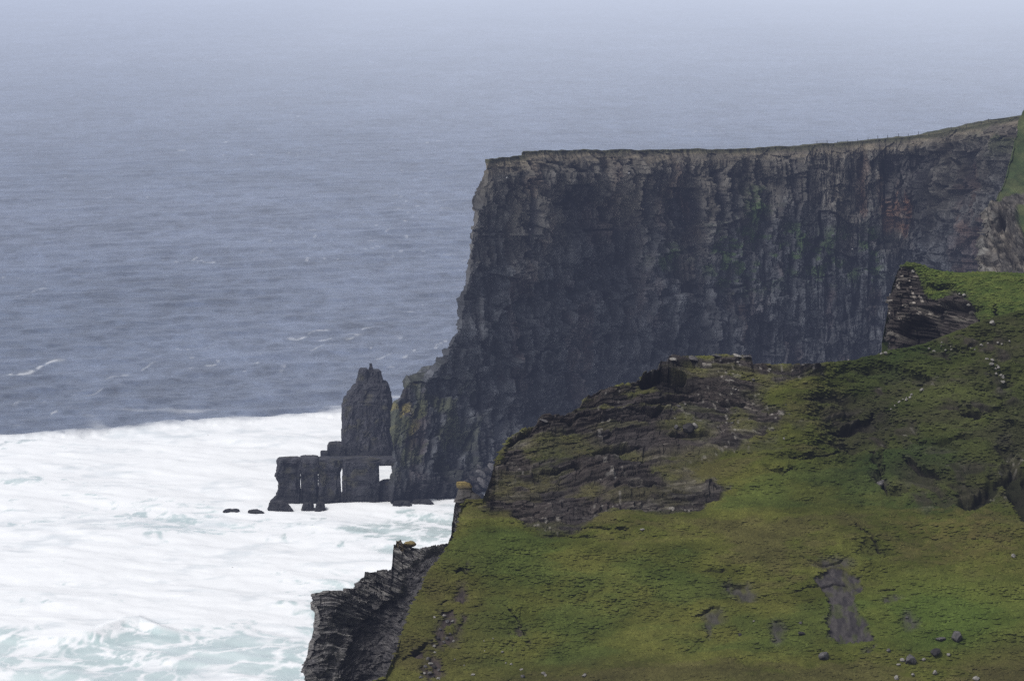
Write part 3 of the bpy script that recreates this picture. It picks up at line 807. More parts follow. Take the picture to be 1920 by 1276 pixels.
    c = mix(c, np.asarray((.075, .06, .022), F32), .5 * ell(U, V, 1790, 1000, 130, 70, .7) * sst(-.2, .4, tus))
    c = mix(c, np.asarray((.060, .096, .018), F32), .5 * ell(U, V, 1780, 1150, 150, 60, .8))
    c = mix(c, np.asarray((.055, .05, .016), F32), .55 * sst(760, 900, U) * 0 + .5 * ell(U, V, 800, 1180, 130, 140, .6))
    c = mix(c, np.asarray((.045, .04, .016), F32), .6 * ell(U, V, 1900, 1250, 90, 50, .6) + .4 * ell(U, V, 1100, 1260, 160, 40, .7))
    sh = mix(SHALE, SHALE_L, sst(.12, .5, fbm(X / 3.0, zc / .22, 4, 250)) * sst(-.2, .3, fbm(X / 6, Z / 4, 3, 251)))
    sh = mix(sh, np.asarray((.030, .026, .026), F32), .7 * sst(-.1, .3, fbm(X / 5, Z / 3, 4, 252)))
    sh = sh * (1 + .7 * blocks(X, zc, 6, .3, 253)[..., None] + .35 * fbm(X / .4, Z / .3, 3, 254)[..., None])
    dk = ell(wu, wv, 1250, 720, 50, 24, .5) + ell(wu, wv, 1280, 930, 80, 34, .6) * .8 + ell(wu, wv, 1390, 830, 60, 16, .6) * .6
    sh = sh * (1 - .55 * np.clip(dk, 0, 1))[..., None]
    spk = (sst(.80, .90, vn2(X / .45, Z / .30, 255)) * sst(.4, .75, vn2(X / 4, Z / 2, 256)))
    c = mix(c, sh, r_all)
    c = mix(c, np.asarray((.22, .205, .185), F32), .7 * spk * np.clip(r_all * 1.2, 0, 1))
    c = mix(c, np.asarray((.024, .025, .013), F32), .72 * gul)  # gullies get painted shade on top of their relief
    c = mix(c, np.asarray((.013, .013, .010), F32), .82 * hole)  # recess shade of the hole painted near black
    soil = mix((.036, .033, .035), (.060, .055, .054), sst(-.4, .4, fbm(X / .5, Z / .4, 4, 257)))
    c = mix(c, soil, np.clip(scar * (.55 + .6 * sst(-.4, .2, fbm(X / .7, Z / .5, 4, 259))), 0, 1))
    c = mix(c, soil * np.asarray((.95, .85, .78), F32), np.clip(lscar, 0, 1))
    c = mix(c, np.asarray(PEAT_SHADE, F32), np.clip(bank * 1.1 - .1, 0, .95))
    c = np.clip(c, .005, 1)
    # over the crest and down the far side
    rows, rc = [], []
    for k in (.5, 1.2, 2.2, 4, 8, 16, 30):
        q = P2[-1].copy(); q[:, 1] += k; q[:, 2] -= .12 * k + .02 * k * k
        q[:, 0] += .25 * k * (1 - sst(690, 1000, uu)); rows.append(q); rc.append(c[-1])
    P3 = np.concatenate([P2, np.stack(rows)], 0); c3 = np.concatenate([c, np.stack(rc)], 0)
    hd = np.concatenate([hard, np.repeat(hard[-1:], len(rows), 0)], 0)
    P3, c3 = skirt(P3, c3); hd = np.pad(hd, 1)
    f = orient(P3, grid_faces(*P3.shape[:2]))
    m = hd.ravel()[f].mean(1) > .5
    va, ca, fa = subset(P3, c3, f[~m])
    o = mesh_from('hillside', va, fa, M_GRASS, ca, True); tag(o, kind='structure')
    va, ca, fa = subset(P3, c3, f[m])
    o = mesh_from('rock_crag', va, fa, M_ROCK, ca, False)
    tag(o, 'dark thin bedded rock crag with grassy ledges along the near ridge crest', 'crag')
    grassy = (1 - r_all) * (1 - scar) * (1 - lscar) * (1 - bank) * (1 - hole)
    return P2, U, V, grassy, c


AP, AU, AV, AG, AC = build_hillside()


# ------------------------------------------------------------------ layered sea-edge ledge, lower left (sheet B)
def build_ledge():
    tb = np.array([(583, 1112), (590, 1109), (640, 1108), (642, 1103), (664, 1102), (666, 1094), (674, 1093), (678, 1083), (683, 1081), (684, 1072), (706, 1071), (708, 1062), (735, 1062), (736.5, 1040), (738, 1022), (748, 1019),
                   (770, 1020), (785, 1023), (800, 1026), (815, 1026), (823, 1019), (840, 1016), (846, 1004), (847.5, 985), (849.5, 965), (851.5, 946), (854, 938), (862, 932), (905, 936)], float)
    tb = tb[np.argsort(tb[:, 0], kind='stable')]
    left = np.array([(900, 583), (1109, 583), (1124, 586), (1126, 582), (1137, 582), (1145, 590), (1172, 589), (1190, 585), (1200, 579), (1222, 576), (1240, 571), (1262, 570), (1276, 572), (1400, 566)], float)
    NC, NR = 640, 640
    s = np.linspace(0, 1, NC)[None, :]; t = np.linspace(0, 1, NR)[:, None]
    u0 = 583 + s * (905 - 583)
    vt = np.interp(u0, tb[:, 0], tb[:, 1])
    vs_ = np.convolve(np.pad(vt[0], 40, 'edge'), np.ones(81) / 81, 'valid')[None, :]
    V = 1400 + (vs_ - 1400) * t + (vt - vs_) * t ** 8
    U = u0 + (np.interp(V, left[:, 0], left[:, 1]) - 583) * (1 - s) ** 3
    Y = 352 + (1276 - V) * .045 + 0.030 * (U - 583) * 0 + 6 * np.exp(-((U - 700) / 60.) ** 2) * sst(1060, 1200, V)
    P = at(U, V, Y)
    kb = (np.linspace(0, 1, 50)[1:] ** 1.4)[::-1]
    back = np.stack([P[:, 0] + np.array([2.5 * k, 30 * k, -11 * k]) for k in kb], 1)
    P = np.concatenate([back, P], 1); nb = len(kb)
    U0 = np.concatenate([np.repeat(U[:, :1], nb, 1), U], 1); V0 = np.concatenate([np.repeat(V[:, :1], nb, 1), V], 1)
    n = facing(P)
    X, Z = P[..., 0], P[..., 2]
    arc = X + .8 * (P[..., 1] - 352) * (np.arange(X.shape[1]) < nb)
    dip = .42 * sst(600, 680, U0)
    lz = Z + dip * (X - at(600, 1100, 360)[0])
    scree = poly_mask(U0 + 14 * fbm(X / 2, Z / 2, 3, 301), V0 + 12 * fbm(X / 2, Z / 2, 3, 302), [(860, 1010), (780, 1055), (745, 1120), (700, 1150), (665, 1190), (640, 1290), (640, 1420), (900, 1420)], 6)
    st = .85 * strata(arc, lz, .95, 310, 3.2) + .55 * strata(arc, lz, .42, 311, 1.6) + .35 * strata(arc, lz, .2, 314, .9) + .9 * fbm(arc / 3.5, Z / 3.5, 4, 312) + .6 * blocks(arc, lz, 1.1, .5, 313) + 1.0 * facets(arc, lz, 3.4, 2.2, 316) + .8 * facets(arc, lz, 1.5, .9, 317)
    d = st * (1 - .88 * scree) + scree * (.6 * fbm(X / 1.1, Z / .9, 5, 315, .65) + .4 * facets(X, Z, .9, .6, 318) - .5)
    d = d * np.where(np.arange(X.shape[1]) < nb, .5, .55 + .45 * sst(583, 640, U0)) - .25
    P = P + n * d[..., None]
    c = mix((.080, .077, .080), (.175, .168, .162), sst(-.3, .45, fbm(arc / 1.2, lz / .3, 4, 320) + .3 * fbm(arc / 6, Z / 6, 3, 321)))
    c = c * (1 + .4 * blocks(arc, lz, 1.1, .42, 322)[..., None])
    sc = mix((.048, .046, .050), (.085, .081, .083), sst(-.4, .4, fbm(X / .6, Z / .6, 4, 323)))
    c = mix(c, sc, scree)
    lich = sst(.0, .3, fbm(X / .6, Z / .5, 3, 324)) * (ell(U0, V0, 745, 1026, 14, 9, .5) + .6 * ell(U0, V0, 880, 932, 30, 5, .5))
    c = mix(c, np.asarray((.16, .12, .05), F32), np.clip(lich, 0, 1) * .8)
    c = np.clip(c, .006, 1)
    rows = []
    for k in (.5, 1.5, 4, 10, 25):
        q = P[-1].copy(); q[:, 1] += k; q[:, 2] -= .25 * k + .02 * k * k; rows.append(q)
    P = np.concatenate([P, np.stack(rows)], 0); c = np.concatenate([c, np.repeat(c[-1:], len(rows), 0)], 0)
    Pk, ck = skirt(P, c)
    f = orient(Pk, grid_faces(*Pk.shape[:2]))
    o = mesh_from('rock_ledge', Pk, f, M_ROCK, ck, False)
    tag(o, 'grey shale ledge with tilted beds and scree, jutting seaward beside the grass slope', 'rock ledge')
    return P[:NR, nb:], U, V


BP, BU, BV = build_ledge()


# ------------------------------------------------------------------ KNOLL (sheet D)
def build_knoll():
    top = np.array([(1660, 515), (1684, 507), (1690, 498), (1700, 492), (1716, 492), (1730, 497), (1745, 503), (1765, 508), (1800, 511), (1850, 509), (1920, 512), (2080, 520)], float)
    lft = np.array([(490, 1690), (505, 1687), (518, 1681), (535, 1678), (560, 1672), (580, 1671), (600, 1667), (640, 1668), (760, 1655)], float)
    NC, NR = 520, 420
    s = np.linspace(0, 1, NC)[None, :] ** 1.15; t = np.linspace(0, 1, NR)[:, None]
    va = 492 + t * 250
    ul = np.interp(va, lft[:, 0], lft[:, 1])
    U = ul + (2080 - ul) * s
    U = np.where(U > 1960, 1960 + (U - 1960) * 8, U)
    vt = np.interp(U, top[:, 0], top[:, 1])
    V = vt + (742 - vt) * t
    Y = 452 - (V - 490) * .10 - .03 * (U - 1680)
    crag_u = 1 - sst(1700, 1850, U)
    Y = Y + crag_u * (V - 490) * .06
    P = at(U, V, Y)
    kb = (np.linspace(0, 1, 50)[1:] ** 1.3)[::-1]
    back = np.stack([P[:, 0] + np.array([4.0 * k, 26 * k, -6 * k]) for k in kb], 1)
    P = np.concatenate([back, P], 1); nb = len(kb)
    U = np.concatenate([np.repeat(U[:, :1], nb, 1), U], 1); V = np.concatenate([np.repeat(V[:, :1], nb, 1), V], 1)
    n = facing(P)
    X, Z = P[..., 0], P[..., 2]
    arc = X + .8 * (P[..., 1] - 440) * (np.arange(X.shape[1]) < nb)
    wu, wv = U + 8 * fbm(X / 2, Z / 2, 4, 401), V + 7 * fbm(X / 2, Z / 2, 4, 402)
    rock = poly_mask(wu, wv, [(1640, 760), (1640, 500), (1692, 503), (1712, 502), (1726, 530), (1740, 558), (1775, 560), (1800, 545), (1828, 570), (1838, 606), (1800, 625), (1750, 640), (1720, 680)], 3)
    rock = np.maximum(rock, .8 * ell(wu, wv, 1800, 552, 18, 8, .5))
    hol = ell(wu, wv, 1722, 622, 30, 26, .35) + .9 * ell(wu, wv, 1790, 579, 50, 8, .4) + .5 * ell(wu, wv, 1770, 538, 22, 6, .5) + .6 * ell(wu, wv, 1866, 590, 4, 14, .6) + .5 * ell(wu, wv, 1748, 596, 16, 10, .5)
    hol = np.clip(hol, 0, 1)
    lz = Z + .03 * arc
    st = 1.3 * strata(arc, lz, .95, 410, 5) + .8 * strata(arc, lz, .45, 411, 2.5) + .6 * fbm(arc / 3, Z / 3, 4, 412) + .5 * blocks(arc, Z, 1.2, .6, 413)
    tus = fbm(X / 1.2, (Z * 1.8 + P[..., 1]) / 1.2, 4, 414)
    d = (.16 * tus + .5 * fbm(X / 5, Z / 4, 3, 415)) * (1 - rock) + st * rock - 2.6 * hol
    P = P + n * (d * np.clip(t * 25, 0.1, 1))[..., None]
    c = mix((.042, .062, .014), (.068, .085, .020), sst(-.5, .5, tus + .5 * fbm(X / 7, Z / 5, 3, 416)))
    c = mix(c, np.asarray((.034, .042, .014), F32), .6 * sst(0, .4, fbm(X / 4, Z / 3, 4, 417)))
    sh = mix((.038, .033, .031), (.105, .096, .084), sst(.1, .5, fbm(arc / 1.8, lz / .5, 4, 420)))
    sh = sh * (1 + .45 * blocks(arc, Z, 1.2, .4, 421)[..., None])
    c = mix(c, sh, rock)
    spk = sst(.78, .88, vn2(X / .5, Z / .35, 255)) * rock * (U < 1740) * (V < 600)
    c = mix(c, np.asarray((.30, .27, .24), F32), spk * .8)
    c = mix(c, np.asarray((.013, .012, .012), F32), hol * .85)  # shade of the hollow and undercut painted into the colour
    c = np.clip(c, .006, 1)
    rows = []
    for k in (22, 10, 4, 1.5, .5):
        q = P[0].copy(); q[:, 1] += k; q[:, 2] -= .22 * k + .02 * k * k; rows.append(q)
    Pf = np.concatenate([np.stack(rows), P], 0); c2 = np.concatenate([np.repeat(c[:1], len(rows), 0), c], 0)
    Pf, c2 = skirt(Pf, c2)
    f = orient(Pf, grid_faces(*Pf.shape[:2]))
    o = mesh_from('grassy_knoll', Pf, f, M_GRASS, c2, False); tag(o, kind='structure')
    return P, U, V, (1 - rock) * (1 - hol), c


DP, DU, DV, DG, DC = build_knoll()


# ------------------------------------------------------------------ pale crag and grass bank at the right edge (sheet E)
def build_bank():
    lft = np.array([(200, 1922), (240, 1910), (262, 1901), (300, 1891), (340, 1881), (372, 1866), (385, 1855), (410, 1851), (440, 1846), (470, 1840), (490, 1836), (600, 1832)], float)
    NC, NR = 300, 420
    s = np.linspace(0, 1, NC)[None, :] ** 1.3; V = np.linspace(200, 600, NR)[:, None]
    ul = np.interp(V, lft[:, 0], lft[:, 1]) + 2.5 * blocks(V, V * 0, 9, 1, 5) * (V > 372)
    U = ul + (2120 - ul) * s
    U = np.where(U > 1960, 1960 + (U - 1960) * 6, U)
    V = V + 0 * U
    Y = 740 - .12 * np.minimum(U - 1840, 160) - (V - 400) * .25
    P = at(U, V, Y)
    kb = (np.linspace(0, 1, 60)[1:] ** 1.3)[::-1]
    back = np.stack([P[:, 0] + np.array([85 * k, 330 * k, -45 * k]) for k in kb], 1)
    P = np.concatenate([back, P], 1); nb = len(kb)
    U = np.concatenate([np.repeat(U[:, :1], nb, 1), U], 1); V = np.concatenate([np.repeat(V[:, :1], nb, 1), V], 1)
    n = facing(P)
    X, Z = P[..., 0], P[..., 2]
    arc = X + .8 * (P[..., 1] - 700) * (np.arange(X.shape[1]) < nb)
    wu, wv = U + 9 * fbm(X / 3, Z / 3, 4, 501), V + 9 * fbm(X / 3, Z / 3, 4, 502)
    rock = poly_mask(wu, wv, [(1700, 640), (1830, 395), (1868, 378), (1895, 366), (1925, 362), (1935, 378), (1908, 385), (1912, 430), (1925, 470), (1960, 500), (1960, 640)], 3)
    st = 1.6 * blocks(arc, Z, 3.5, 9, 510) + 1.2 * strata(arc, Z, 1.8, 511, 4) + .7 * blocks(arc, Z, 1.4, 1.2, 512) + .8 * fbm(arc / 4, Z / 5, 4, 513) + 2.2 * facets(arc, Z, 4, 5, 517) + 1.1 * facets(arc, Z, 1.8, 2, 518)
    tus = fbm(X / 2.2, (Z * 1.5) / 2.2, 4, 514)
    crev = ell(wu, wv, 1876, 415, 6, 26, .5) + ell(wu, wv, 1897, 455, 8, 40, .5) * .7
    d = (.4 * tus + 1.4 * fbm(X / 9, Z / 7, 3, 515)) * (1 - rock) + st * rock - 3 * crev
    P = P + n * d[..., None]
    c = mix((.030, .045, .017), (.054, .064, .026), sst(-.4, .4, tus + .6 * fbm(X / 12, Z / 9, 3, 516)))
    sh = mix((.042, .039, .036), (.095, .085, .072), sst(-.3, .4, fbm(arc / 2.5, Z / 2, 4, 520)))
    sh = sh * (1 + .8 * blocks(arc, Z, 1.6, .8, 521)[..., None] + .7 * facets(arc, Z, 2.2, 2.6, 523)[..., None] + .5 * fbm(arc / .7, Z / .5, 3, 524)[..., None])
    ck_ = sst(.80, .93, ridged(arc / 3.5, Z / 9, 3, 525)); sh = np.clip(sh, .012, 1) * (1 - .65 * ck_)[..., None]
    wht = sst(-.15, .2, fbm(arc / 2, Z / 1.2, 4, 522)) * (ell(wu, wv, 1850, 482, 15, 26, .4) + .45 * ell(wu, wv, 1856, 420, 10, 26, .6))
    sh = mix(sh, np.asarray((.20, .195, .18), F32), np.clip(wht, 0, 1) * .7)
    c = mix(c, sh, rock)
    c = mix(c, np.asarray((.02, .019, .02), F32), np.clip(crev, 0, 1) * .8)  # crevice shade painted over the set-back cracks
    c = np.clip(c, .006, 1)
    tops = []
    for k in (140, 60, 20, 6):
        kk = k * np.clip((np.arange(P.shape[1]) - nb) / 60., 0, 1)
        q = P[0].copy(); q[:, 1] += kk; q[:, 0] += .24 * kk; q[:, 2] += -.02 * kk - .0008 * kk * kk; tops.append(q)
    Pk = np.concatenate([np.stack(tops), P], 0); ck = np.concatenate([np.repeat(c[:1], 4, 0), c], 0)
    Pk, ck = skirt(Pk, ck, 'tr')
    f = grid_faces(*Pk.shape[:2])
    o = mesh_from('pale_crag', Pk, f, M_CLIFF, ck, False)
    tag(o, 'pale whitish crag below a steep green bank at the edge of the cliff bay', 'crag')
    return P, U, V, 1 - rock, c


EP, EU, EV, EG, EC = build_bank()


# ------------------------------------------------------------------ boulders
def boulder_mesh(name, seed, tone, lichen=False, flat=1.0, sub=4):
    import bmesh
    bm = bmesh.new(); bmesh.ops.create_icosphere(bm, subdivisions=sub, radius=1.0)
    co = np.array([v.co[:] for v in bm.verts]); fc = np.array([[v.index for v in f.verts] for f in bm.faces]); bm.free()
    r = np.random.RandomState(seed)
    for i in range(11):
        dn = r.normal(size=3); dn /= np.linalg.norm(dn)
        lim = r.uniform(.55, .85)
        h = co @ dn
        co = co - np.where(h > lim, (h - lim) * .92, 0)[:, None] * dn
    nn = co / (np.linalg.norm(co, axis=1, keepdims=True) + 1e-6)
    co = co + nn * (.12 * fbm3(co[:, 0] * 2, co[:, 1] * 2, co[:, 2] * 2 + seed, 4, seed))[:, None]
    co = co * np.array([1, .85, .7 * flat])
    sm = fbm3(co[:, 0] * 3, co[:, 1] * 3, co[:, 2] * 3, 4, seed + 5)
    c = np.asarray(tone, F32) * (1 + .6 * sm[:, None])
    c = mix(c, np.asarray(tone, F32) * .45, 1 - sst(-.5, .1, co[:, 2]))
    if lichen:
        c = mix(c, np.asarray((.20, .155, .06), F32), .85 * sst(-.2, .3, co[:, 2] + .3 * sm))
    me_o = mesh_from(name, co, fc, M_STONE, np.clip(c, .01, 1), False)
    me = me_o.data
    bpy.data.objects.remove(me_o)
    return me


GREY, PALE, DARK = (.085, .081, .082), (.21, .20, .185), (.032, .030, .031)
PROTO = {}
for tone_n, tone in (('grey', GREY), ('pale', PALE), ('dark', DARK)):
    PROTO[tone_n] = [boulder_mesh('boulder', 600 + i * 13 + len(tone_n), tone) for i in range(4)]


def on_sheet(P, U, V, u, v):
    i = np.argmin((U - u) ** 2 + (V - v) ** 2)
    return P.reshape(-1, 3)[i]


AUp, AVp = proj(AP)
BUp, BVp = proj(BP)
DUp, DVp = proj(DP)
SH = {'A': (AP, AUp, AVp), 'B': (BP, BUp, BVp), 'D': (DP, DUp, DVp)}
cnt = [0]


def stone(u, v, w, tone, label, group=None, sheet='A', name='boulder', hk=1.0, sink=.5):
    p = on_sheet(*SH[sheet], u, v)
    r = w / FPX * p[1] / 2 * 1.1
    o = bpy.data.objects.new(name, PROTO[tone][cnt[0] % 4]); COL.objects.link(o); cnt[0] += 1
    o.scale = (r, r, r * hk * 1.15)
    o.rotation_euler = (random.uniform(-.25, .25), random.uniform(-.25, .25), random.uniform(0, 6.28))
    o.location = (p[0], p[1] - r * .3, p[2] + r * hk * (.75 - sink))
    tag(o, label, 'boulder' if name == 'boulder' else 'stone', group)
    return o


G1 = 'boulders on the near grass slope'
for (u, v, w, tone, lab, hk) in (
        (1545, 1232, 22, 'grey', 'squat grey boulder sitting alone on grass below the bare soil scar', 1.1),
        (1793, 1196, 27, 'grey', 'largest grey boulder, at the upper end of the boulder line low on the right slope', 1.0),
        (1763, 1198, 19, 'grey', 'low flat grey boulder just beside the largest boulder', .6),
        (1754, 1224, 22, 'dark', 'dark boulder with small pale stones beside it, below the largest boulder', .9),
        (1707, 1240, 22, 'grey', 'upright grey boulder with two small white stones at its foot', 1.3),
        (1692, 1238, 12, 'pale', 'small white stone leaning on the upright grey boulder', .9),
        (1684, 1246, 8, 'pale', 'tiny white stone at the outer foot of the upright grey boulder', .9),
        (1732, 1236, 9, 'pale', 'little pale stone between the upright boulder and the dark boulder', .9),
        (1778, 1226, 9, 'pale', 'tiny pale stone touching the dark boulder', .8),
        (1667, 1220, 9, 'grey', 'small pointed grey stone on grass below the corner of the soil scar', 1.1),
        (1503, 1188, 12, 'dark', 'small dark boulder with a pale cap between two soil scars', .9),
        (1501, 1168, 7, 'grey', 'small grey stone just above the pale capped dark boulder', 1.0),
        (1387, 1190, 9, 'dark', 'lone small dark stone on grass under the forked soil scar', 1.0),
        (1680, 1272, 12, 'pale', 'white stone at the bottom of the frame below the upright boulder', 1.2),
        (1712, 1265, 9, 'pale', 'small pale stone in shade below the upright boulder', 1.1),
        (1753, 1262, 9, 'pale', 'upright sliver of pale stone low on the right slope', 1.7),
        (1830, 1273, 13, 'pale', 'bright pale stone low on the right slope, nearest the shaded corner', 1.0),
        (1900, 1043, 12, 'pale', 'pale stone on brown turf near the frame edge under the dark hollow', .9),
        (1204, 993, 9, 'pale', 'small white stone on grass just below the dark crag', .8),
        (1414, 1164, 5, 'pale', 'tiny white stone on open grass beside the forked scar', .8),
        (1652, 910, 24, 'grey', 'wedge shaped pale topped boulder in a dark gully high on the slope', .9),
        (1700, 1158, 8, 'grey', 'small grey stone on the little round soil scar', .6),
        (887, 1265, 8, 'pale', 'white round stone near the bottom, between stone heap and open grass', 1.0)):
    stone(u, v, w, tone, lab, G1, hk=hk)
# stones of the broken ground above the ledge
for i, (u, v, w, tone) in enumerate(((833, 1155, 9, 'pale'), (815, 1157, 6, 'pale'), (840, 1166, 10, 'grey'), (848, 1165, 7, 'pale'), (826, 1180, 7, 'grey'), (838, 1196, 8, 'grey'), (850, 1202, 6, 'pale'), (822, 1196, 9, 'dark'), (844, 1188, 6, 'grey'), (832, 1204, 7, 'grey'))):
    stone(u, v, w, tone, 'small stone strewn on the broken turf patch near the seaward edge of the slope', 'stones on the upper broken turf patch', name='stone')
for i, (u, v, w, tone) in enumerate(((802, 1236, 10, 'grey'), (808, 1244, 9, 'pale'), (798, 1250, 9, 'grey'), (815, 1250, 8, 'dark'), (824, 1256, 7, 'grey'), (806, 1262, 10, 'grey'), (822, 1272, 9, 'pale'), (790, 1270, 9, 'grey'), (812, 1270, 9, 'dark'), (796, 1262, 7, 'pale'))):
    stone(u, v, w, tone, 'grey stone in the small heap at the bottom of the slope near the ledge', 'stones in the low heap', name='stone')
for i, (u, v, w, tone) in enumerate(((814, 1211, 7, 'pale'), (816, 1223, 6, 'pale'), (852, 1236, 4, 'pale'), (909, 1220, 4, 'pale'), (942, 1222, 6, 'pale'), (959, 1245, 6, 'pale'), (949, 1243, 5, 'pale'), (978, 1255, 7, 'pale'), (980, 1268, 9, 'grey'), (1018, 1262, 9, 'pale'), (1024, 1266, 7, 'pale'), (1095, 1266, 10, 'pale'), (925, 1197, 4, 'pale'), (908, 1201, 4, 'pale'), (870, 1247, 4, 'pale'))):
    stone(u, v, w, tone, 'small pale stone scattered on grass at the foot of the slope', 'pale stones on the lower grass', name='stone')
for i in range(18):
    t = random.random()
    stone(1852 + 30 * t + random.gauss(0, 4), 664 + 52 * t + random.gauss(0, 3), random.uniform(4, 9), 'pale', 'pale stone in the trickle of stones running down the upper right slope', 'pale stones trickling down the upper slope', name='stone')
for i in range(15):
    stone(random.uniform(1740, 1900), random.gauss(650, 7), random.uniform(3.5, 7.5), 'pale', 'pale stone strewn along the turf step below the knoll', 'pale stones along the turf step', name='stone')
for i in range(12):
    t = random.random()
    stone(1668 + 62 * t, 765 - 38 * t + random.gauss(0, 4), random.uniform(4, 8), 'pale', 'pale stone lying in the diagonal gully between the grass banks', 'pale stones in the diagonal gully', name='stone')
for i in range(26):
    a = random.random()
    stone(random.uniform(1255, 1480), random.uniform(672, 850), random.uniform(3, 7), random.choice(['pale', 'grey']), 'weathered stone lying loose on the ledges of the dark ridge crag', 'loose stones on the ridge crag', name='stone')
for (u, v, w, tone, lab) in ((1262, 672, 20, 'pale', 'pale slab at the sharp end of the ridge cap'), (1300, 670, 24, 'grey', 'long grey slab second along the ridge cap'), (1345, 667, 26, 'grey', 'middle slab of the ridge cap, slightly tilted'),
                             (1382, 665, 22, 'pale', 'pale slab beside the knob ending the ridge cap'), (1403, 668, 20, 'grey', 'rounded grey knob ending the slabs on the ridge cap'), (1020, 786, 18, 'grey', 'brownish slab overhanging the lower step of the ridge crest')):
    stone(u, v + 3, w, tone, lab, 'slabs capping the ridge', name='rock_slab', hk=.32, sink=.25)
for (u, v, w, tone, lab) in ((1290, 806, 26, 'dark', 'dark fallen boulder on the small grass ledge in the crag'), (1302, 800, 14, 'pale', 'pale stone on top of the small grass ledge in the crag'), (1268, 802, 12, 'grey', 'grey stone at the end of the small grass ledge in the crag')):
    stone(u, v, w, tone, lab, 'stones on the crag grass ledge')
for i, (u, v, w, lab) in enumerate(((1590, 671, 5, 0), (1652, 664, 7, 0), (1661, 663, 9, 0))):
    stone(u, v, w, 'pale', 'small white stone on the grass skyline before the dark cliff', 'white stones on the grass skyline', name='stone')
for (u, v, w, lab) in ((1712, 510, 9, 'white stone near the top of the knoll'), (1808, 554, 9, 'white block perched above the dark undercut of the knoll'), (1800, 552, 7, 'smaller white block perched above the dark undercut of the knoll'), (1816, 572, 8, 'pale stone at the end of the dark undercut of the knoll')):
    stone(u, v, w, 'pale', lab, 'white stones on the knoll', 'D')
stone(1861, 607, 12, 'pale', 'pale stone in the grass crease beside the knoll', 'white stones on the knoll', 'A')
for i in range(34):
    t = random.random() ** .8
    u = 655 + 95 * random.random(); v = 1140 + 140 * random.random()
    if u > 740 - (v - 1140) * .35: u -= 30
    stone(u, v, random.uniform(4, 10), random.choice(['grey', 'grey', 'dark']), 'flat grey stone lying loose on the scree between ledge and grass', 'loose stones on the scree', 'B', 'stone', .6)
stone(672, 1098, 14, 'grey', 'grey leaning block resting on the step of the shale ledge', 'blocks on the shale ledge', 'B', hk=1.1)

# capped rocks on the ledge
lp = on_sheet(BP, BUp, BVp, 766, 1024)
me = boulder_mesh('lichen_boulder', 777, (.11, .09, .06), True)
o = bpy.data.objects.new('boulder', me); COL.objects.link(o)
o.scale = (.95, .9, .62); o.location = (lp[0], lp[1] + .2, lp[2] + .25); o.rotation_euler = (0, .05, .4)
tag(o, 'flat topped boulder with ochre lichen perched on the shale ledge', 'boulder')
pil = rock_column('rock_pillar', [(903, 857, 872), (907, 856, 880), (913, 857, 884), (915, 861, 882), (922, 858, 886), (930, 856, 898), (940, 852, 905)], float(BP[-1, 600, 1]) - 1, .9, M_STONE, None, 700, nz=70, na=70, dispk=.13, lich=.42, zbase=at(870, 950, 360)[2], colr=(.05, .047, .045))
tag(pil, 'small dark rock pillar with an ochre lichen cap at the seaward end of the slope', 'rock pillar')

# rubble below the cliff, in the cove
RUB = ((902, 888, 20), (914, 882, 16), (888, 898, 18), (874, 905, 16), (905, 903, 20), (895, 912, 14), (918, 898, 16), (880, 914, 14), (922, 874, 14), (865, 914, 13), (912, 912, 12), (930, 886, 14), (898, 875, 10), (884, 886, 9))
for i, (u, v, w) in enumerate(RUB):
    y = float(sea_y(v + 14, 0)) - 6
    p = at(u, v, min(y, 1046))
    r = w / FPX * p[1] / 2 * 1.3
    o = bpy.data.objects.new('fallen_boulder', PROTO['dark' if i % 4 else 'grey'][i % 4]); COL.objects.link(o)
    o.scale = (r, r, r); o.rotation_euler = (random.random(), random.random(), random.random() * 6)
    o.location = (p[0], p[1], p[2])
    tag(o, 'grey fallen boulder in the rubble pile at the cliff foot by the cove', 'boulder', 'rubble boulders in the cove')


# ------------------------------------------------------------------ grass tufts (uncountable)
def build_tufts():
    rng = np.random.RandomState(12)
    Vv, Ff, Cc = [], [], []
    base = 0
    for (P, G, C, V, cnt_, hgt) in ((AP, AG, AC, AV, 60000, .11), (DP, DG, DC, DV, 12000, .16)):
        w = (G.ravel() > .6) * (V.ravel() < 1335)
        ids = np.nonzero(w)[0]
        pick = rng.choice(ids, cnt_, replace=True)
        p = P.reshape(-1, 3)[pick] + rng.normal(0, .08, (cnt_, 3)) * np.array([1, 1, 0])
        col = C.reshape(-1, 3)[pick]
        r = rng.uniform(.10, .34, cnt_); h = hgt * rng.uniform(.4, 1.3, cnt_); a0 = rng.uniform(0, 6.28, cnt_)
        k = np.clip(col * rng.uniform(.92, 1.22, (cnt_, 1)), .004, 1)
        vv = [p + np.stack([rng.normal(0, .3, cnt_) * r, rng.normal(0, .3, cnt_) * r, h], 1)]
        for j in range(5):
            rr = r * rng.uniform(.7, 1.3, cnt_)
            vv.append(p + np.stack([np.cos(a0 + j * 1.2566) * rr * 1.3, np.sin(a0 + j * 1.2566) * rr, -.10 + 0 * r], 1))
        Vv.append(np.stack(vv, 1).reshape(-1, 3))
        Cc.append(np.stack([k * 1.12] + [k * .95] * 5, 1).reshape(-1, 3))
        fl = np.array([(0, 1 + j, 1 + (j + 1) % 5) for j in range(5)], np.int32)
        Ff.append((fl[None] + (np.arange(cnt_, dtype=np.int32) * 6)[:, None, None] + base).reshape(-1, 3)); base += cnt_ * 6
    o = mesh_from('grass', np.concatenate(Vv), np.concatenate(Ff), M_BLADE, np.concatenate(Cc), True)
    tag(o, 'short coarse grass covering the near slope and knoll', 'grass', kind='stuff')


build_tufts()


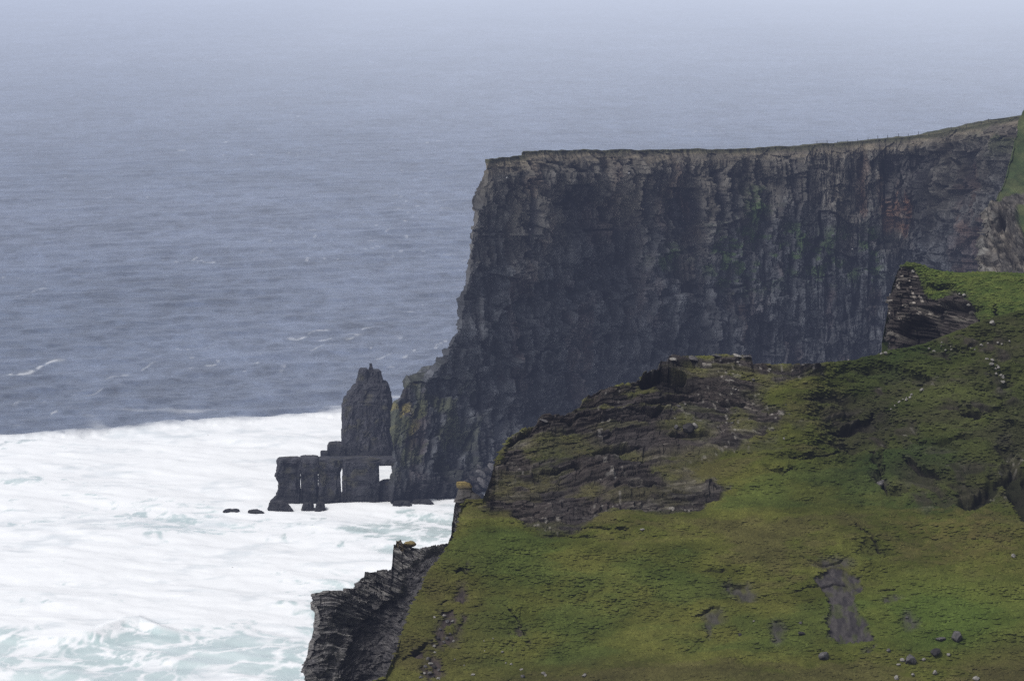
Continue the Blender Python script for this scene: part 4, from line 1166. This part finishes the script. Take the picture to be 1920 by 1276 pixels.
# ------------------------------------------------------------------ fence on the clifftop and seabirds
M_WOOD = attr_mat('weathered_wood', .9, .1, 6, .3, 9, .02, .3)
fu = np.concatenate([np.arange(1532, 1760, 19.0), np.arange(1770, 1860, 14.0)])
topU, topV = proj(HP[HNR + 2])
fo = HP[HNR + 2][np.argmin(np.abs(topU - 1600))]
fence = empty('fence', fo); tag(fence, 'line of thin wooden fence posts along the green clifftop edge', 'fence')
prev = None
for i, u in enumerate(fu):
    q = HP[HNR + 2][np.argmin(np.abs(topU - u))] - fo
    hgt = random.uniform(1.0, 1.5); w = .11
    vs, fs = [], []
    for j, (zz, ww) in enumerate(((-.4, w), (hgt * .95, w * .9), (hgt, w * .55))):
        for a in range(8):
            vs.append((q[0] + ww * math.cos(a * .785) + .05 * zz * ((i % 3) - 1), q[1] + ww * math.sin(a * .785), q[2] + zz))
    for j in range(2):
        for a in range(8):
            fs.append((j * 8 + a, j * 8 + (a + 1) % 8, j * 8 + 8 + (a + 1) % 8, j * 8 + 8 + a))
    fs.append((16, 17, 18, 19)); fs.append((16, 19, 20, 23)); fs.append((20, 21, 22, 23))
    mesh_from('post', np.array(vs), np.array(fs), M_WOOD, np.full((len(vs), 3), .05), False, parent=fence)
    tip = q + np.array([0, 0, hgt * .85])
    if prev is not None and np.linalg.norm(tip - prev) < 8:
        a_, b_ = prev, tip
        vs = [a_ + (0, 0, .012), a_ - (0, 0, .012), b_ - (0, 0, .012), b_ + (0, 0, .012), a_ + (0, .02, 0), b_ + (0, .02, 0)]
        mesh_from('wire', np.array(vs), np.array([(0, 1, 2, 3), (1, 4, 5, 2), (4, 0, 3, 5)]), M_WOOD, np.full((6, 3), .06), False, parent=fence)
    prev = tip


def gull(u, v, Y, flying, label, col=(.75, .75, .75), s=1.0):
    import bmesh
    p = at(u, v, Y)
    rows = []
    for k, (x, r, zz) in enumerate(((-.30, .01, .02), (-.22, .05, .01), (-.05, .085, 0), (.10, .075, .02), (.17, .05, .05), (.22, .052, .08), (.27, .035, .08), (.33, .006, .07))):
        a = np.linspace(0, 2 * np.pi, 12, endpoint=False)
        rows.append(np.stack([np.full(12, x), r * np.cos(a), zz + r * np.sin(a)], 1))
    B = np.stack(rows) * s
    o = mesh_from('seabird', B, grid_faces(8, 12, True), M_STONE, np.full((96, 3), col[0]), True)
    o.location = p; o.rotation_euler = (0, 0, random.uniform(0, 6.28))
    if flying:
        for sg in (-1, 1):
            W = np.array([(.10, .05, .03), (-.08, .05, .02), (.13, .32, .14), (-.03, .32, .13), (.02, .68, .05), (-.06, .62, .05)]) * s
            W[:, 1] *= sg
            mesh_from('wing', W, np.array([(0, 1, 3, 2), (2, 3, 5, 4)]), M_STONE, np.full((6, 3), .6), True, parent=o)
    tag(o, label, 'seabird', 'seabirds around the cliff')
    return o


def face_point(u, v):
    Pm = HP[:HNR, HNB:]
    if not hasattr(face_point, 'uv'):
        face_point.uv = proj(Pm)
    i = np.argmin((face_point.uv[0] - u) ** 2 + (face_point.uv[1] - v) ** 2)
    return Pm.reshape(-1, 3)[i]


for (u, v, lab) in ((950, 333, 'white seabird high on the cliff just inside the nose edge'), (1179, 325, 'white seabird on the pale upper cliff, the highest of the birds'), (1197, 413, 'white seabird just below the small square notch in the cliff'),
                    (1598, 467, 'white seabird beside the green patches on the cliff'), (1033, 434, 'white seabird on the cliff right under the broad notch'), (1222, 380, 'white seabird beside the brown notch in the upper cliff'), (994, 430, 'white seabird in the long vertical joint near the nose')):
    p = face_point(u, v)
    gull(u, v, p[1] - 2.0, True, lab, s=1.15)
gull(390, 815, 1000, True, 'dark seabird flying low over the far white surf', (.1,), .9)
gull(436, 1063, 850, True, 'dark seabird flying over the middle of the white surf', (.1,), .9)

# ------------------------------------------------------------------ sea haze: uniform volumes over the bay, whose glow stands in for scattered skylight
def haze(name, x0, x1, y0, y1, z0, z1, dens, colr):
    vs = np.array([(x, y, z) for x in (x0, x1) for y in (y0, y1) for z in (z0, z1)], float)
    fs = np.array([(0, 1, 3, 2), (4, 6, 7, 5), (0, 4, 5, 1), (2, 3, 7, 6), (0, 2, 6, 4), (1, 5, 7, 3)])
    m = bpy.data.materials.new(name); m.use_nodes = True
    nt = m.node_tree; nt.nodes.clear()
    out = nt.nodes.new('ShaderNodeOutputMaterial')
    ab = nt.nodes.new('ShaderNodeVolumeAbsorption'); ab.inputs['Color'].default_value = (0, 0, 0, 1); ab.inputs['Density'].default_value = dens
    em = nt.nodes.new('ShaderNodeEmission'); em.inputs['Color'].default_value = (*colr, 1); em.inputs['Strength'].default_value = dens
    ad = nt.nodes.new('ShaderNodeAddShader')
    nt.links.new(ab.outputs[0], ad.inputs[0]); nt.links.new(em.outputs[0], ad.inputs[1]); nt.links.new(ad.outputs[0], out.inputs['Volume'])
    try: m.cycles.homogeneous_volume = True
    except Exception: pass
    o = mesh_from(name, vs, fs, m, None, False)
    tag(o, 'thin bluish sea haze hanging over the whole bay', 'haze', kind='stuff')
    return o


haze('haze', -60000, 60000, -3000, 120000, -40, 420, 5.6e-5, (0.45, 0.53, 0.84))
hz_ = haze('sea_mist', -59000, 59000, 1700, 119000, -39, 419, 1.0e-4, (0.68, 0.74, 0.84))
for i_, x_ in enumerate((-950, -330, 420)):  # added mist layers; their glow pales the open sea toward the right
    hz2 = haze('sea_mist', x_, 58000 - 10 * i_, 2600 + 100 * i_, 118000 - 10 * i_, -38 + i_, 418 - i_, 0.44e-4, (0.76, 0.81, 0.88))
    hz2['label'] = 'brighter mist over the open sea behind the clifftop, thickening toward the horizon'; hz2['group'] = 'mist banks over the open sea'
hz_['label'] = 'paler mist bank lying over the open sea beyond the headland'

# ------------------------------------------------------------------ light
SUN_EL, SUN_AZ = math.radians(52), math.radians(-130)        # azimuth from +y towards +x: high, over the sea on the left
w = bpy.data.worlds.new('World'); scene.world = w; w.use_nodes = True
nt = w.node_tree; bg = nt.nodes['Background']
sky = nt.nodes.new('ShaderNodeTexSky'); sky.sky_type = 'NISHITA'; sky.sun_disc = False
sky.sun_elevation = SUN_EL; sky.sun_rotation = SUN_AZ; sky.air_density = 1.0; sky.dust_density = 4.0; sky.ozone_density = 1.0
hs = nt.nodes.new('ShaderNodeHueSaturation'); hs.inputs['Saturation'].default_value = .35
nt.links.new(sky.outputs[0], hs.inputs['Color']); nt.links.new(hs.outputs[0], bg.inputs['Color'])
bg.inputs['Strength'].default_value = 0.125
sl = bpy.data.lights.new('sun', 'SUN'); sl.energy = 1.9; sl.angle = math.radians(14); sl.color = (1, .97, .93)
so_ = bpy.data.objects.new('sun', sl); COL.objects.link(so_)
dirv = np.array([math.sin(SUN_AZ) * math.cos(SUN_EL), math.cos(SUN_AZ) * math.cos(SUN_EL), math.sin(SUN_EL)])
from mathutils import Vector
so_.rotation_euler = Vector(dirv).to_track_quat('Z', 'Y').to_euler(); so_.location = (0, 300, 400)

cam = bpy.data.cameras.new('camera'); cam.sensor_width = 36; cam.lens = 36 * FPX / 1920; cam.clip_start = 1; cam.clip_end = 250000
co_ = bpy.data.objects.new('camera', cam); COL.objects.link(co_)
co_.location = (0, 0, H); co_.rotation_euler = (math.pi / 2 - PITCH, 0, 0)
scene.camera = co_

scene.view_settings.view_transform = 'Standard'; scene.view_settings.look = 'None'; scene.view_settings.exposure = 0
scene.render.engine = 'CYCLES'
scene.cycles.use_denoising = False; scene.cycles.sample_clamp_indirect = 1.0; scene.cycles.blur_glossy = 1.0; scene.cycles.caustics_reflective = False
scene.cycles.max_bounces = 5; scene.cycles.diffuse_bounces = 3
